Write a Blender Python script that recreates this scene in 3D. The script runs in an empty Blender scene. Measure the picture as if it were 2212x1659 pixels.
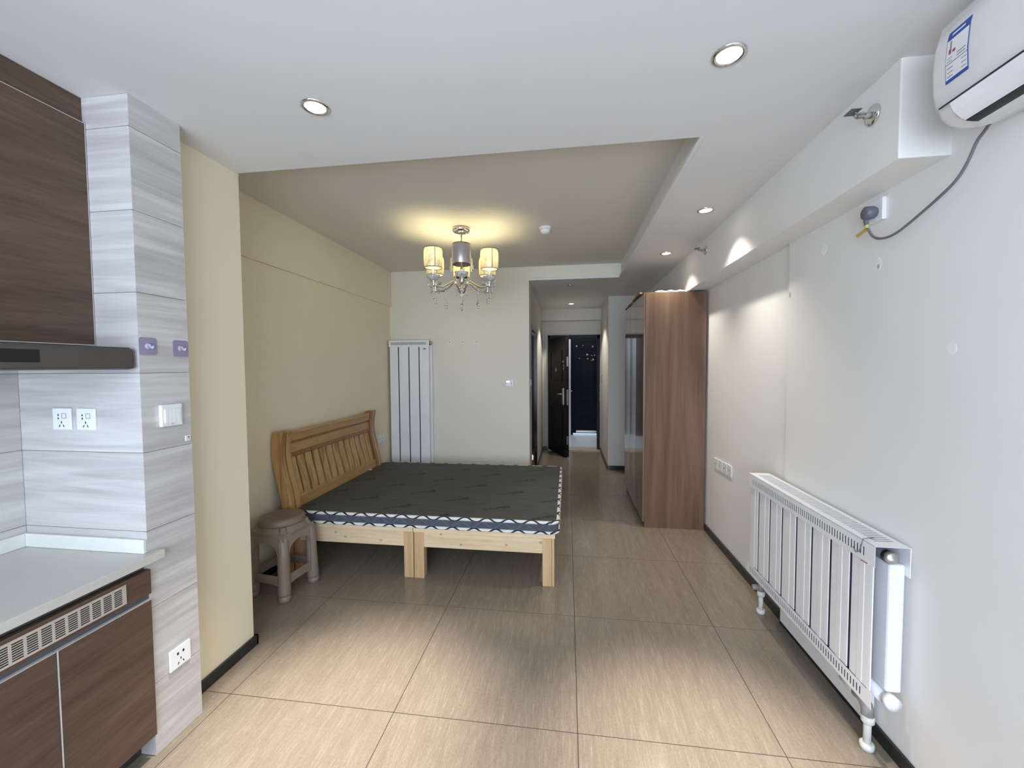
import bpy, bmesh, math, random
from mathutils import Vector, Matrix
random.seed(7)
PI = math.pi
scene = bpy.context.scene
COL = scene.collection

# ------------------------------------------------------------------ camera
CAM = Vector((0.0, 0.0, 1.5166))
F_PX, YAW, PITCH, ROLL = 878.82, -0.135635, -0.0416524, -0.0062
def camera():
    cy, sy, cp, sp = math.cos(YAW), math.sin(YAW), math.cos(PITCH), math.sin(PITCH)
    f = Vector((sy*cp, cy*cp, sp)); r = Vector((cy, -sy, 0)); u = r.cross(f)
    c, s = math.cos(ROLL), math.sin(ROLL)
    r2 = c*r + s*u; u2 = -s*r + c*u
    cam = bpy.data.cameras.new('camera'); o = bpy.data.objects.new('camera', cam)
    COL.objects.link(o)
    cam.sensor_fit = 'HORIZONTAL'; cam.sensor_width = 36.0
    cam.lens = F_PX/2212*36.0; cam.clip_start = 0.02; cam.clip_end = 60
    m = Matrix((r2, u2, -f)).transposed().to_4x4(); m.translation = CAM
    o.matrix_world = m
    scene.camera = o
camera()

# ------------------------------------------------------------------ world, daylight, exposure
world = bpy.data.worlds.new('world'); scene.world = world
world.use_nodes = True
bg = world.node_tree.nodes.get('Background') or world.node_tree.nodes.new('ShaderNodeBackground')
bg.inputs['Color'].default_value = (0.62, 0.78, 1.0, 1)
bg.inputs['Strength'].default_value = 1.0

def area_light(name, loc, rot, sx, sy, power, col):
    l = bpy.data.lights.new(name, 'AREA'); l.shape = 'RECTANGLE'; l.size = sx; l.size_y = sy
    l.energy = power; l.color = col
    o = bpy.data.objects.new(name, l); COL.objects.link(o)
    o.location = loc; o.rotation_euler = rot
    return o
# daylight entering through the balcony window behind the camera
area_light('window_daylight', (-0.45, -1.72, 1.42), (PI/2, 0, 0), 2.9, 2.0, 146, (0.71, 0.83, 1.0))

scene.view_settings.view_transform = 'Standard'
scene.view_settings.look = 'None'
scene.view_settings.gamma = 1.0
scene.view_settings.exposure = 0.0
scene.view_settings.use_curve_mapping = False
try:
    scene.cycles.caustics_refractive = False
    scene.cycles.caustics_reflective = False
    scene.cycles.sample_clamp_indirect = 6.0
    scene.cycles.adaptive_threshold = 0.02
    scene.cycles.max_bounces = 8
    scene.cycles.diffuse_bounces = 5
    scene.cycles.glossy_bounces = 3
    scene.cycles.transmission_bounces = 6
except Exception:
    pass

# ------------------------------------------------------------------ material helpers
MATS = {}
class NT:
    def __init__(self, name):
        self.m = bpy.data.materials.new(name); self.m.use_nodes = True
        self.t = self.m.node_tree
        self.b = self.t.nodes.get('Principled BSDF')
        self.out = [n for n in self.t.nodes if n.type == 'OUTPUT_MATERIAL'][0]
        MATS[name] = self.m
    def n(self, typ, **kw):
        nd = self.t.nodes.new('ShaderNode'+typ)
        for k, v in kw.items():
            setattr(nd, k, v)
        return nd
    def l(self, a, b):
        self.t.links.new(a, b)
    def val(self, v):
        nd = self.n('Value'); nd.outputs[0].default_value = v; return nd.outputs[0]
    def math(self, op, a, b=None, c=None):
        nd = self.n('Math', operation=op)
        for i, x in enumerate((a, b, c)):
            if x is None: continue
            if isinstance(x, (int, float)): nd.inputs[i].default_value = x
            else: self.l(x, nd.inputs[i])
        return nd.outputs[0]
    def pos(self, scale=(1, 1, 1), loc=(0, 0, 0), rot=(0, 0, 0), rand=0.0, src='pos'):
        if src == 'uv':
            v = self.n('TexCoord').outputs['UV']
        elif src == 'obj':
            v = self.n('TexCoord').outputs['Object']
        else:
            v = self.n('NewGeometry').outputs['Position']
        mp = self.n('Mapping'); mp.inputs['Scale'].default_value = scale
        mp.inputs['Location'].default_value = loc; mp.inputs['Rotation'].default_value = rot
        self.l(v, mp.inputs['Vector'])
        v = mp.outputs[0]
        if rand:
            oi = self.n('ObjectInfo')
            a = self.n('VectorMath', operation='ADD')
            s = self.math('MULTIPLY', oi.outputs['Random'], rand)
            self.l(v, a.inputs[0]); self.l(s, a.inputs[1]); v = a.outputs[0]
        return v
    def noise(self, vec, scale=1.0, detail=4, rough=0.55, dist=0.0):
        nd = self.n('TexNoise'); nd.inputs['Scale'].default_value = scale
        nd.inputs['Detail'].default_value = detail; nd.inputs['Roughness'].default_value = rough
        nd.inputs['Distortion'].default_value = dist
        self.l(vec, nd.inputs['Vector']); return nd.outputs[0]
    def ramp(self, fac, stops):
        nd = self.n('ValToRGB'); cr = nd.color_ramp
        while len(cr.elements) < len(stops): cr.elements.new(0.5)
        for e, (p, c) in zip(cr.elements, stops):
            e.position = p; e.color = (c[0], c[1], c[2], 1)
        self.l(fac, nd.inputs[0]); return nd.outputs[0]
    def mix(self, fac, a, b, mode='MIX'):
        nd = self.n('Mix', data_type='RGBA', blend_type=mode)
        for s, x in ((nd.inputs[0], fac), (nd.inputs[6], a), (nd.inputs[7], b)):
            if isinstance(x, (int, float)): s.default_value = x
            elif isinstance(x, (tuple, list)): s.default_value = (x[0], x[1], x[2], 1)
            else: self.l(x, s)
        return nd.outputs[2]
    def bump(self, h, strength=0.2, dist=0.01):
        nd = self.n('Bump'); nd.inputs['Strength'].default_value = strength
        nd.inputs['Distance'].default_value = dist
        self.l(h, nd.inputs['Height']); self.l(nd.outputs[0], self.b.inputs['Normal'])
    def base(self, c):
        if isinstance(c, (tuple, list)): self.b.inputs['Base Color'].default_value = (c[0], c[1], c[2], 1)
        else: self.l(c, self.b.inputs['Base Color'])
    def set(self, **kw):
        for k, v in kw.items():
            k = k.replace('_', ' ')
            self.b.inputs[k].default_value = v

def sh(c, k): return tuple(max(0, x*k) for x in c)
def plain(name, col, rough=0.5, metal=0.0, var=0.06, scale=6, **kw):
    t = NT(name); v = t.noise(t.pos(), scale, 3)
    t.base(t.ramp(v, [(0.3, sh(col, 1-var)), (0.7, sh(col, 1+var))]))
    t.set(Roughness=rough, Metallic=metal, **kw)
    return t.m
def paint(name, col, rough=0.6, spec=0.35):
    t = NT(name)
    a = t.noise(t.pos(), 0.9, 4); b = t.noise(t.pos(), 60, 2)
    c = t.ramp(a, [(0.3, sh(col, 0.965)), (0.7, sh(col, 1.02))])
    t.base(c); t.set(Roughness=rough, Specular_IOR_Level=spec); t.bump(b, 0.05, 0.002)
    return t.m
def wood(name, c_dark, c_light, scale, rough=0.45, contrast=(0.33, 0.68), knots=False, coat=0.0, spec=0.5, rand=3.0, fine=0.25):
    t = NT(name)
    v = t.pos(scale=scale, rand=rand)
    n1 = t.noise(v, 1.0, 5, 0.6, 0.6)
    col = t.ramp(n1, [(contrast[0], c_dark), (contrast[1], c_light)])
    v2 = t.pos(scale=tuple(s*6 for s in scale), rand=rand)
    n2 = t.noise(v2, 1.0, 3, 0.6)
    col = t.mix(fine, col, t.ramp(n2, [(0.35, sh(c_dark, 0.8)), (0.65, c_light)]))
    if knots:
        vo = t.n('TexVoronoi', voronoi_dimensions='2D'); vo.inputs['Scale'].default_value = 5.5
        sp = t.n('SeparateXYZ'); t.l(t.pos(scale=(1.0, 1.0, 1.3), rand=9.0), sp.inputs[0])
        cb = t.n('CombineXYZ'); t.l(sp.outputs[0], cb.inputs[0]); t.l(sp.outputs[2], cb.inputs[1])
        t.l(cb.outputs[0], vo.inputs['Vector'])
        k = t.ramp(vo.outputs['Distance'], [(0.02, (1, 1, 1)), (0.075, (0, 0, 0))])
        col = t.mix(t.math('MULTIPLY', k, 0.75), col, sh(c_dark, 0.35))
    t.base(col)
    t.set(Roughness=rough, Specular_IOR_Level=spec, Coat_Weight=coat, Coat_Roughness=0.08)
    return t.m

paint('white_paint', (0.84, 0.825, 0.80))
paint('cream_paint', (0.82, 0.745, 0.555))
paint('back_paint', (0.78, 0.74, 0.64))
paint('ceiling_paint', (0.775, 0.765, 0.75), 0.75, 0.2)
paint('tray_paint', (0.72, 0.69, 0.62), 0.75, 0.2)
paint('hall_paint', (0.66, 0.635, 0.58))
plain('filler_white', (0.86, 0.86, 0.86), 0.7)
plain('filler_grey', (0.45, 0.45, 0.46), 0.7)
plain('black_stone', (0.018, 0.018, 0.018), 0.25, var=0.3)
plain('grout_dark', (0.035, 0.025, 0.018), 0.9)
plain('grout_grey', (0.36, 0.37, 0.38), 0.9)
plain('white_plastic', (0.83, 0.84, 0.85), 0.3)
plain('ac_plastic', (0.88, 0.88, 0.90), 0.18)
plain('radiator_white', (0.86, 0.86, 0.88), 0.3, var=0.02)
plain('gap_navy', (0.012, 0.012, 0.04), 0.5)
plain('black', (0.006, 0.006, 0.008), 0.45)
plain('black_gloss', (0.004, 0.004, 0.006), 0.18)
plain('dark_grey', (0.10, 0.10, 0.11), 0.4)
plain('chrome', (0.80, 0.79, 0.78), 0.12, metal=1.0)
plain('champagne', (0.62, 0.56, 0.52), 0.16, metal=1.0)
plain('brass_ring', (0.22, 0.16, 0.07), 0.35, metal=0.8)
plain('lamp_silver', (0.78, 0.75, 0.72), 0.18, metal=1.0)
plain('shade_seam', (0.42, 0.36, 0.20), 0.5)
plain('steel', (0.55, 0.54, 0.52), 0.35, metal=1.0)
plain('pipe_grey', (0.30, 0.29, 0.27), 0.45, var=0.25, scale=30)
plain('pipe_white', (0.74, 0.74, 0.70), 0.5, var=0.12, scale=40)
plain('hood_metal', (0.13, 0.125, 0.12), 0.30, metal=0.75)
plain('alu', (0.66, 0.62, 0.56), 0.35, metal=0.5)
plain('edge_white', (0.58, 0.55, 0.52), 0.35)
plain('cable_grey', (0.16, 0.15, 0.17), 0.45)
plain('plug_grey', (0.12, 0.13, 0.15), 0.45)
plain('tag_yellow', (0.50, 0.37, 0.09), 0.55)
plain('tag_band', (0.55, 0.50, 0.16), 0.5)
plain('label_blue', (0.02, 0.07, 0.33), 0.4)
plain('label_white', (0.80, 0.80, 0.80), 0.4)
plain('label_ink', (0.25, 0.27, 0.32), 0.5)
plain('label_red', (0.35, 0.09, 0.07), 0.5)
plain('label_grey', (0.26, 0.27, 0.28), 0.5)
plain('hook_lavender', (0.29, 0.255, 0.36), 0.3)
plain('hook_boss', (0.42, 0.39, 0.50), 0.2)
plain('stool_plastic', (0.235, 0.185, 0.145), 0.42, var=0.04)
plain('stool_seat', (0.20, 0.145, 0.11), 0.42, var=0.04)
plain('white_cloth', (0.82, 0.82, 0.82), 0.8)
plain('cardboard', (0.23, 0.15, 0.08), 0.8, var=0.25)
plain('cardboard_dark', (0.05, 0.035, 0.025), 0.8, var=0.25)
plain('plastic_film', (0.45, 0.42, 0.37), 0.4)
plain('door_black', (0.006, 0.006, 0.007), 0.45, var=0.2, Specular_IOR_Level=0.25)
plain('neighbour_door_black', (0.004, 0.004, 0.008), 0.5, var=0.2, Specular_IOR_Level=0.12)
plain('sticker_flower', (0.40, 0.33, 0.32), 0.6)
plain('corridor_wall', (0.75, 0.77, 0.80), 0.6)
plain('corridor_tile', (0.72, 0.78, 0.84), 0.25)
plain('corridor_dark', (0.03, 0.03, 0.035), 0.5)
plain('counter_stone', (0.57, 0.55, 0.50), 0.28, var=0.04, scale=80)
plain('upstand_stone', (0.74, 0.745, 0.70), 0.3, var=0.03, scale=80)
plain('threshold_stone', (0.50, 0.45, 0.38), 0.4, var=0.1)
plain('screen_white', (0.7, 0.72, 0.75), 0.3)

wood('wardrobe_wood', (0.120, 0.066, 0.038), (0.220, 0.138, 0.088), (7, 7, 0.4), 0.5, spec=0.3, fine=0.12, contrast=(0.38, 0.62))
wood('wardrobe_door_wood', (0.14, 0.09, 0.06), (0.22, 0.15, 0.105), (9, 9, 0.45), 0.10, coat=0.8, fine=0.12)
wood('kitchen_wood', (0.076, 0.045, 0.030), (0.138, 0.089, 0.062), (10, 1.3, 16), 0.5, fine=0.35, spec=0.3)
wood('pine', (0.62, 0.45, 0.26), (0.78, 0.62, 0.41), (1.2, 20, 14), 0.5, knots=True, contrast=(0.25, 0.6))
wood('pine_leg', (0.50, 0.315, 0.155), (0.70, 0.48, 0.27), (26, 26, 1.0), 0.5)
wood('pine_top', (0.64, 0.47, 0.27), (0.80, 0.64, 0.43), (1.2, 20, 20), 0.5, contrast=(0.25, 0.6))
wood('honey_pine', (0.36, 0.195, 0.065), (0.52, 0.32, 0.125), (14, 1.2, 14), 0.38, coat=0.15)
wood('honey_pine_upright', (0.27, 0.125, 0.038), (0.52, 0.32, 0.125), (14, 22, 0.7), 0.38, coat=0.15, contrast=(0.36, 0.52))
wood('honey_dark', (0.20, 0.085, 0.022), (0.30, 0.14, 0.045), (14, 20, 0.9), 0.4, coat=0.1)

def floor_mat():
    t = NT('floor_tile')
    v = t.pos(scale=(120, 12, 1), rand=20.0)
    n1 = t.noise(v, 1.0, 4, 0.6, 0.2)
    v2 = t.pos(scale=(24, 2.6, 1), rand=31.0)
    n2 = t.noise(v2, 1.0, 3, 0.5, 0.3)
    n3 = t.noise(t.pos(scale=(230, 90, 1)), 1.0, 2)
    c1 = t.ramp(n1, [(0.36, (0.200, 0.160, 0.121)), (0.54, (0.250, 0.205, 0.158)), (0.70, (0.365, 0.315, 0.252))])
    c2 = t.ramp(n2, [(0.35, (0.215, 0.172, 0.130)), (0.7, (0.285, 0.237, 0.185))])
    c = t.mix(0.5, c1, c2)
    c = t.mix(0.22, c, t.ramp(n3, [(0.35, (0.17, 0.135, 0.10)), (0.65, (0.34, 0.29, 0.23))]))
    t.base(c)
    t.set(Roughness=0.16, Specular_IOR_Level=0.5)
    return t.m
floor_mat()
def wall_tile_mat():
    t = NT('wall_tile')
    v = t.pos(scale=(1.6, 1.6, 26), rand=17.0)
    n1 = t.noise(v, 1.0, 5, 0.55, 1.1)
    v2 = t.pos(scale=(0.8, 0.8, 9), rand=11.0)
    n2 = t.noise(v2, 1.0, 3, 0.5, 0.8)
    c1 = t.ramp(n1, [(0.33, (0.41, 0.395, 0.385)), (0.5, (0.53, 0.51, 0.495)), (0.68, (0.69, 0.67, 0.65))])
    c2 = t.ramp(n2, [(0.35, (0.44, 0.42, 0.41)), (0.65, (0.64, 0.62, 0.60))])
    t.base(t.mix(0.4, c1, c2)); t.set(Roughness=0.3, Specular_IOR_Level=0.5)
    return t.m
wall_tile_mat()

def mattress_mats():
    t = NT('mattress_top')
    P = t.pos()
    sx = t.n('SeparateXYZ'); t.l(P, sx.inputs[0])
    # printed motifs: elongated smudges of lettering in a staggered layout
    ang = math.radians(28); ca, sa = math.cos(ang), math.sin(ang)
    X, Y = sx.outputs[0], sx.outputs[1]
    u = t.math('ADD', t.math('MULTIPLY', X, ca), t.math('MULTIPLY', Y, sa))
    v = t.math('ADD', t.math('MULTIPLY', X, -sa), t.math('MULTIPLY', Y, ca))
    row = t.math('FLOOR', t.math('DIVIDE', v, 0.30))
    u2 = t.math('ADD', u, t.math('MULTIPLY', row, 0.23))
    fu = t.math('SUBTRACT', t.math('FRACT', t.math('DIVIDE', u2, 0.46)), 0.5)
    fv = t.math('SUBTRACT', t.math('FRACT', t.math('DIVIDE', v, 0.30)), 0.5)
    du = t.math('ABSOLUTE', t.math('MULTIPLY', fu, 0.46)); dv = t.math('ABSOLUTE', t.math('MULTIPLY', fv, 0.30))
    # taper: wide at one end
    wid = t.math('ADD', 0.012, t.math('MULTIPLY', t.math('MAXIMUM', fu, 0.0), 0.10))
    inside = t.math('MULTIPLY', t.math('LESS_THAN', du, 0.105), t.math('LESS_THAN', dv, wid))
    nz = t.noise(t.pos(scale=(60, 60, 60), rot=(0, 0, ang)), 1.0, 3)
    mark = t.math('MULTIPLY', inside, t.math('GREATER_THAN', nz, 0.44))
    # faint diamond quilting
    q1 = t.math('ABSOLUTE', t.math('SUBTRACT', t.math('FRACT', t.math('MULTIPLY', t.math('ADD', X, Y), 7.0)), 0.5))
    q2 = t.math('ABSOLUTE', t.math('SUBTRACT', t.math('FRACT', t.math('MULTIPLY', t.math('SUBTRACT', X, Y), 7.0)), 0.5))
    q = t.math('LESS_THAN', t.math('MINIMUM', q1, q2), 0.02)
    n1 = t.noise(t.pos(scale=(6, 30, 10)), 1.0, 4)
    base = t.ramp(n1, [(0.3, (0.062, 0.066, 0.060)), (0.7, (0.082, 0.086, 0.079))])
    base = t.mix(t.math('MULTIPLY', q, 0.25), base, (0.10, 0.105, 0.10))
    base = t.mix(t.math('MULTIPLY', mark, 0.85), base, (0.020, 0.021, 0.020))
    t.base(base); t.set(Roughness=0.75, Specular_IOR_Level=0.35)
    t.bump(t.math('MULTIPLY', q, -1.0), 0.15, 0.004)
    # side: slate blue with pale diamond stitching (uv: u metres along, v 0..1)
    t = NT('mattress_side')
    uv = t.n('TexCoord').outputs['UV']; s = t.n('SeparateXYZ'); t.l(uv, s.inputs[0])
    U, V = s.outputs[0], s.outputs[1]
    a = t.math('PINGPONG', t.math('DIVIDE', U, 0.075), 1.0)
    d1 = t.math('ABSOLUTE', t.math('SUBTRACT', a, V))
    line = t.math('LESS_THAN', d1, 0.03)
    n1 = t.noise(t.pos(), 40, 3)
    base = t.ramp(n1, [(0.3, (0.055, 0.063, 0.085)), (0.7, (0.075, 0.085, 0.11))])
    t.base(t.mix(t.math('MULTIPLY', line, 0.5), base, (0.22, 0.23, 0.25))); t.set(Roughness=0.8)
    # piping: white tape with a black wave
    t = NT('mattress_piping')
    uv = t.n('TexCoord').outputs['UV']; s = t.n('SeparateXYZ'); t.l(uv, s.inputs[0])
    U, V = s.outputs[0], s.outputs[1]
    w = t.math('ADD', 0.5, t.math('MULTIPLY', t.math('SINE', t.math('MULTIPLY', U, 2*PI/0.155)), 0.42))
    d = t.math('ABSOLUTE', t.math('SUBTRACT', w, V))
    line = t.math('LESS_THAN', d, 0.17)
    t.base(t.mix(line, (0.72, 0.71, 0.70), (0.008, 0.008, 0.012))); t.set(Roughness=0.6)
mattress_mats()

def glass_mat():
    t = NT('crystal')
    t.base((0.95, 0.97, 1.0)); t.set(Roughness=0.02, Transmission_Weight=1.0, IOR=1.5)
    t2 = NT('clear_plastic')
    t2.base((0.9, 0.9, 0.92)); t2.set(Roughness=0.08, Transmission_Weight=0.85, IOR=1.45)
glass_mat()
def cup_mat():
    t = NT('cup_crystal'); n1 = t.noise(t.pos(), 160, 2)
    t.base(t.ramp(n1, [(0.42, (0.42, 0.40, 0.34)), (0.56, (0.92, 0.90, 0.82))]))
    t.set(Roughness=0.15, Transmission_Weight=0.25); t.bump(n1, 0.6, 0.003)
cup_mat()
def shade_mat(name, col, trans, tint):
    t = NT(name)
    t.t.nodes.remove(t.b)
    n1 = t.noise(t.pos(scale=(30, 30, 9), rand=4.0), 1.0, 4, 0.6, 1.5)
    c = t.ramp(n1, [(0.40, sh(col, 0.62)), (0.47, col)])
    d = t.n('BsdfDiffuse'); t.l(c, d.inputs[0])
    tr = t.n('BsdfTranslucent'); t.l(t.mix(1.0, c, tint, 'MULTIPLY'), tr.inputs[0])
    g = t.n('BsdfGlossy'); g.inputs['Color'].default_value = (0.8, 0.75, 0.72, 1); g.inputs['Roughness'].default_value = 0.3
    m = t.n('MixShader'); m.inputs[0].default_value = trans; t.l(d.outputs[0], m.inputs[1]); t.l(tr.outputs[0], m.inputs[2])
    m2 = t.n('MixShader'); m2.inputs[0].default_value = 0.08; t.l(m.outputs[0], m2.inputs[1]); t.l(g.outputs[0], m2.inputs[2])
    t.l(m2.outputs[0], t.out.inputs[0])
shade_mat('shade_fabric', (0.60, 0.58, 0.50), 0.24, (1.0, 0.92, 0.62))
plain('shade_silver', (0.46, 0.42, 0.42), 0.32, metal=0.55)
def emit(name, col, s):
    t = NT(name); t.base((0.8, 0.8, 0.8))
    t.set(Emission_Color=(col[0], col[1], col[2], 1), Emission_Strength=s)
emit('lamp_glow', (1.0, 0.93, 0.80), 14.0)
emit('bulb_glow', (1.0, 0.80, 0.42), 3.0)
emit('lcd_glow', (0.75, 0.92, 1.0), 1.1)
emit('oval_glow', (0.95, 0.97, 1.0), 3.0)
plain('lamp_off', (0.55, 0.54, 0.50), 0.4)

# ------------------------------------------------------------------ mesh helpers
WORLD = {}      # object name -> world origin
class MB:
    def __init__(self):
        self.v = []; self.f = []; self.uv = {}; self.sm = []
    def add(self, verts, faces, smooth=False, uvs=None):
        o = len(self.v)
        self.v += [tuple(x) for x in verts]
        for i, fc in enumerate(faces):
            if uvs: self.uv[len(self.f)] = uvs[i]
            self.f.append(tuple(o+k for k in fc)); self.sm.append(smooth)
        return self
    def box(self, x0, x1, y0, y1, z0, z1):
        x0, x1 = sorted((x0, x1)); y0, y1 = sorted((y0, y1)); z0, z1 = sorted((z0, z1))
        v = [(x0,y0,z0),(x1,y0,z0),(x1,y1,z0),(x0,y1,z0),(x0,y0,z1),(x1,y0,z1),(x1,y1,z1),(x0,y1,z1)]
        return self.add(v, [(0,3,2,1),(4,5,6,7),(0,1,5,4),(1,2,6,5),(2,3,7,6),(3,0,4,7)])
    def prism(self, poly, axis, a, b):
        """poly: 2D points; axis x: (y,z), y: (x,z), z: (x,y)"""
        def P(p, t):
            return {'x': (t, p[0], p[1]), 'y': (p[0], t, p[1]), 'z': (p[0], p[1], t)}[axis]
        n = len(poly)
        v = [P(p, a) for p in poly] + [P(p, b) for p in poly]
        f = [tuple(range(n-1, -1, -1)), tuple(range(n, 2*n))] + [(i, (i+1) % n, n+(i+1) % n, n+i) for i in range(n)]
        return self.add(v, f)
    def lathe(self, prof, c, axis='z', n=20, smooth=True, cap=True):
        """prof: list of (r, h) along the axis"""
        v = []; f = []
        for r, h in prof:
            for i in range(n):
                a = 2*PI*i/n; p, q = r*math.cos(a), r*math.sin(a)
                v.append({'z': (c[0]+p, c[1]+q, c[2]+h), 'x': (c[0]+h, c[1]+p, c[2]+q), 'y': (c[0]+p, c[1]+h, c[2]+q)}[axis])
        for k in range(len(prof)-1):
            for i in range(n):
                j = (i+1) % n
                f.append((k*n+i, k*n+j, (k+1)*n+j, (k+1)*n+i))
        if cap:
            f.append(tuple(range(n-1, -1, -1))); m = (len(prof)-1)*n; f.append(tuple(range(m, m+n)))
        return self.add(v, f, smooth)
    def tube(self, pts, r, n=8, smooth=True, cap=True, radii=None):
        pts = [Vector(p) for p in pts]; v = []; f = []
        up = Vector((0, 0, 1)); prev = None
        for i, p in enumerate(pts):
            d = (pts[min(i+1, len(pts)-1)] - pts[max(i-1, 0)]).normalized()
            if prev is None:
                a = d.cross(up)
                if a.length < 1e-3: a = d.cross(Vector((1, 0, 0)))
            else:
                a = prev - d*prev.dot(d)
                if a.length < 1e-5: a = d.cross(up)
            a.normalize(); prev = a; b = d.cross(a)
            rr = radii[i] if radii else r
            for k in range(n):
                t = 2*PI*k/n; v.append(p + a*(rr*math.cos(t)) + b*(rr*math.sin(t)))
        for i in range(len(pts)-1):
            for k in range(n):
                j = (k+1) % n
                f.append((i*n+k, i*n+j, (i+1)*n+j, (i+1)*n+k))
        if cap:
            f.append(tuple(range(n-1, -1, -1))); m = (len(pts)-1)*n; f.append(tuple(range(m, m+n)))
        return self.add(v, f, smooth)
    def ring(self, outer, inner, axis, a, b):
        """flat plate with a hole: two loops of the same length, extruded from a to b"""
        def P(p, t):
            return {'x': (t, p[0], p[1]), 'y': (p[0], t, p[1]), 'z': (p[0], p[1], t)}[axis]
        n = len(outer)
        v = [P(p, a) for p in outer] + [P(p, a) for p in inner] + [P(p, b) for p in outer] + [P(p, b) for p in inner]
        f = []
        for i in range(n):
            j = (i+1) % n
            f += [(i, j, n+j, n+i), (2*n+i, 3*n+i, 3*n+j, 2*n+j), (i, 2*n+i, 2*n+j, j), (n+i, n+j, 3*n+j, 3*n+i)]
        return self.add(v, f)
    def slots(self, us, vs, hole, place, depth):
        """plate built on the grid us x vs; cells where hole(i, j) is true are left open; place(u, v, d) -> 3D"""
        nu, nv = len(us), len(vs); v = []; f = []
        for d in (0, depth):
            for j in range(nv):
                for i in range(nu): v.append(place(us[i], vs[j], d))
        idx = lambda i, j, k: k*nu*nv + j*nu + i
        solid = lambda i, j: 0 <= i < nu-1 and 0 <= j < nv-1 and not hole(i, j)
        for j in range(nv-1):
            for i in range(nu-1):
                if not solid(i, j): continue
                f.append((idx(i,j,0), idx(i+1,j,0), idx(i+1,j+1,0), idx(i,j+1,0)))
                f.append((idx(i,j,1), idx(i,j+1,1), idx(i+1,j+1,1), idx(i+1,j,1)))
                for (di, dj, a, b) in ((-1,0,(i,j),(i,j+1)), (1,0,(i+1,j),(i+1,j+1)), (0,-1,(i,j),(i+1,j)), (0,1,(i,j+1),(i+1,j+1))):
                    if not solid(i+di, j+dj):
                        f.append((idx(*a,0), idx(*b,0), idx(*b,1), idx(*a,1)))
        return self.add(v, f)
    def xf(self, fn):
        self.v = [tuple(fn(Vector(p))) for p in self.v]; return self
    def build(self, name, mat, parent=None, bevel=0.0, seg=2, origin=None, recalc=True):
        xs, ys, zs = zip(*self.v)
        o = Vector(origin) if origin else Vector(((min(xs)+max(xs))/2, (min(ys)+max(ys))/2, min(zs)))
        me = bpy.data.meshes.new(name)
        me.from_pydata([Vector(p)-o for p in self.v], [], self.f)
        if self.uv:
            ul = me.uv_layers.new(name='UVMap')
            for p in me.polygons:
                if p.index in self.uv:
                    for li, c in zip(p.loop_indices, self.uv[p.index]): ul.data[li].uv = c
        for p, s in zip(me.polygons, self.sm): p.use_smooth = s
        if recalc:
            bm = bmesh.new(); bm.from_mesh(me); bmesh.ops.recalc_face_normals(bm, faces=bm.faces); bm.to_mesh(me); bm.free()
        me.materials.append(MATS[mat]); me.update()
        ob = bpy.data.objects.new(name, me); COL.objects.link(ob)
        if bevel:
            md = ob.modifiers.new('bevel', 'BEVEL'); md.width = bevel; md.segments = seg; md.limit_method = 'ANGLE'
            md.angle_limit = math.radians(40)
        if parent is not None:
            ob.parent = parent; ob.location = o - WORLD[parent.name]
        else:
            ob.location = o
        WORLD[ob.name] = o
        return ob
def thing(name, label, cat, loc, group=None):
    o = bpy.data.objects.new(name, None); COL.objects.link(o); o.empty_display_size = 0.05
    o.location = loc; WORLD[o.name] = Vector(loc)
    return tag(o, label, cat, group)
def tag(o, label, cat, group=None):
    o['label'] = label; o['category'] = cat
    if group: o['group'] = group
    return o
def struct(o, label=None):
    o['kind'] = 'structure'
    if label: o['label'] = label
    return o
def struct_empty(name, loc, label=None):
    o = bpy.data.objects.new(name, None); COL.objects.link(o); o.empty_display_size = 0.05
    o.location = loc; WORLD[o.name] = Vector(loc); return struct(o, label)
def box(name, mat, x0, x1, y0, y1, z0, z1, parent=None, bevel=0.0, seg=2):
    return MB().box(x0, x1, y0, y1, z0, z1).build(name, mat, parent, bevel, seg)
def dup(root, delta, label=None, group=None, parent=None):
    c = root.copy(); COL.objects.link(c)
    if parent is None: c.location = Vector(root.location) + Vector(delta)
    else: c.parent = parent
    WORLD[c.name] = WORLD[root.name] + Vector(delta)
    if label: c['label'] = label
    if group: c['group'] = group
    for ch in list(root.children): dup(ch, delta, parent=c)
    return c
def light_child(name, typ, loc, parent, energy, col, **kw):
    l = bpy.data.lights.new(name, typ); l.energy = energy; l.color = col
    for k, v in kw.items(): setattr(l, k, v)
    o = bpy.data.objects.new(name, l); COL.objects.link(o)
    o.parent = parent; o.location = Vector(loc) - WORLD[parent.name]
    return o

# ================================================================== STRUCTURE
ZL, ZH = 2.53, 2.69            # dropped ceiling, tray ceiling
XR, XRF = 1.25, 1.268          # right wall near / far part
YB = 4.805                     # back wall
XB = -2.17                     # bed wall
YW = -1.8                      # window wall behind the camera

# floor: dark grout bed with single tiles
fl = struct(box('floor', 'grout_dark', -2.4, 1.5, YW-0.1, 7.62, -0.12, -0.0009), 'beige glossy streaked floor tiles with thin dark joints')
def floor_tiles():
    g = 0.0016
    for i in range(-4, 2):
        for j in range(-5, 8):
            x0, y0 = 0.041+0.8*i, 1.643+0.8*j
            a, b = max(x0, -2.18)+g, min(x0+0.8, 1.28)-g
            c, d = max(y0, YW)+g, min(y0+0.8, 7.44)-g
            if b-a < 0.02 or d-c < 0.02: continue
            MB().box(a, b, c, d, -0.0008, 0.0).build('floor_tile', 'floor_tile', fl)
floor_tiles()

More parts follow.
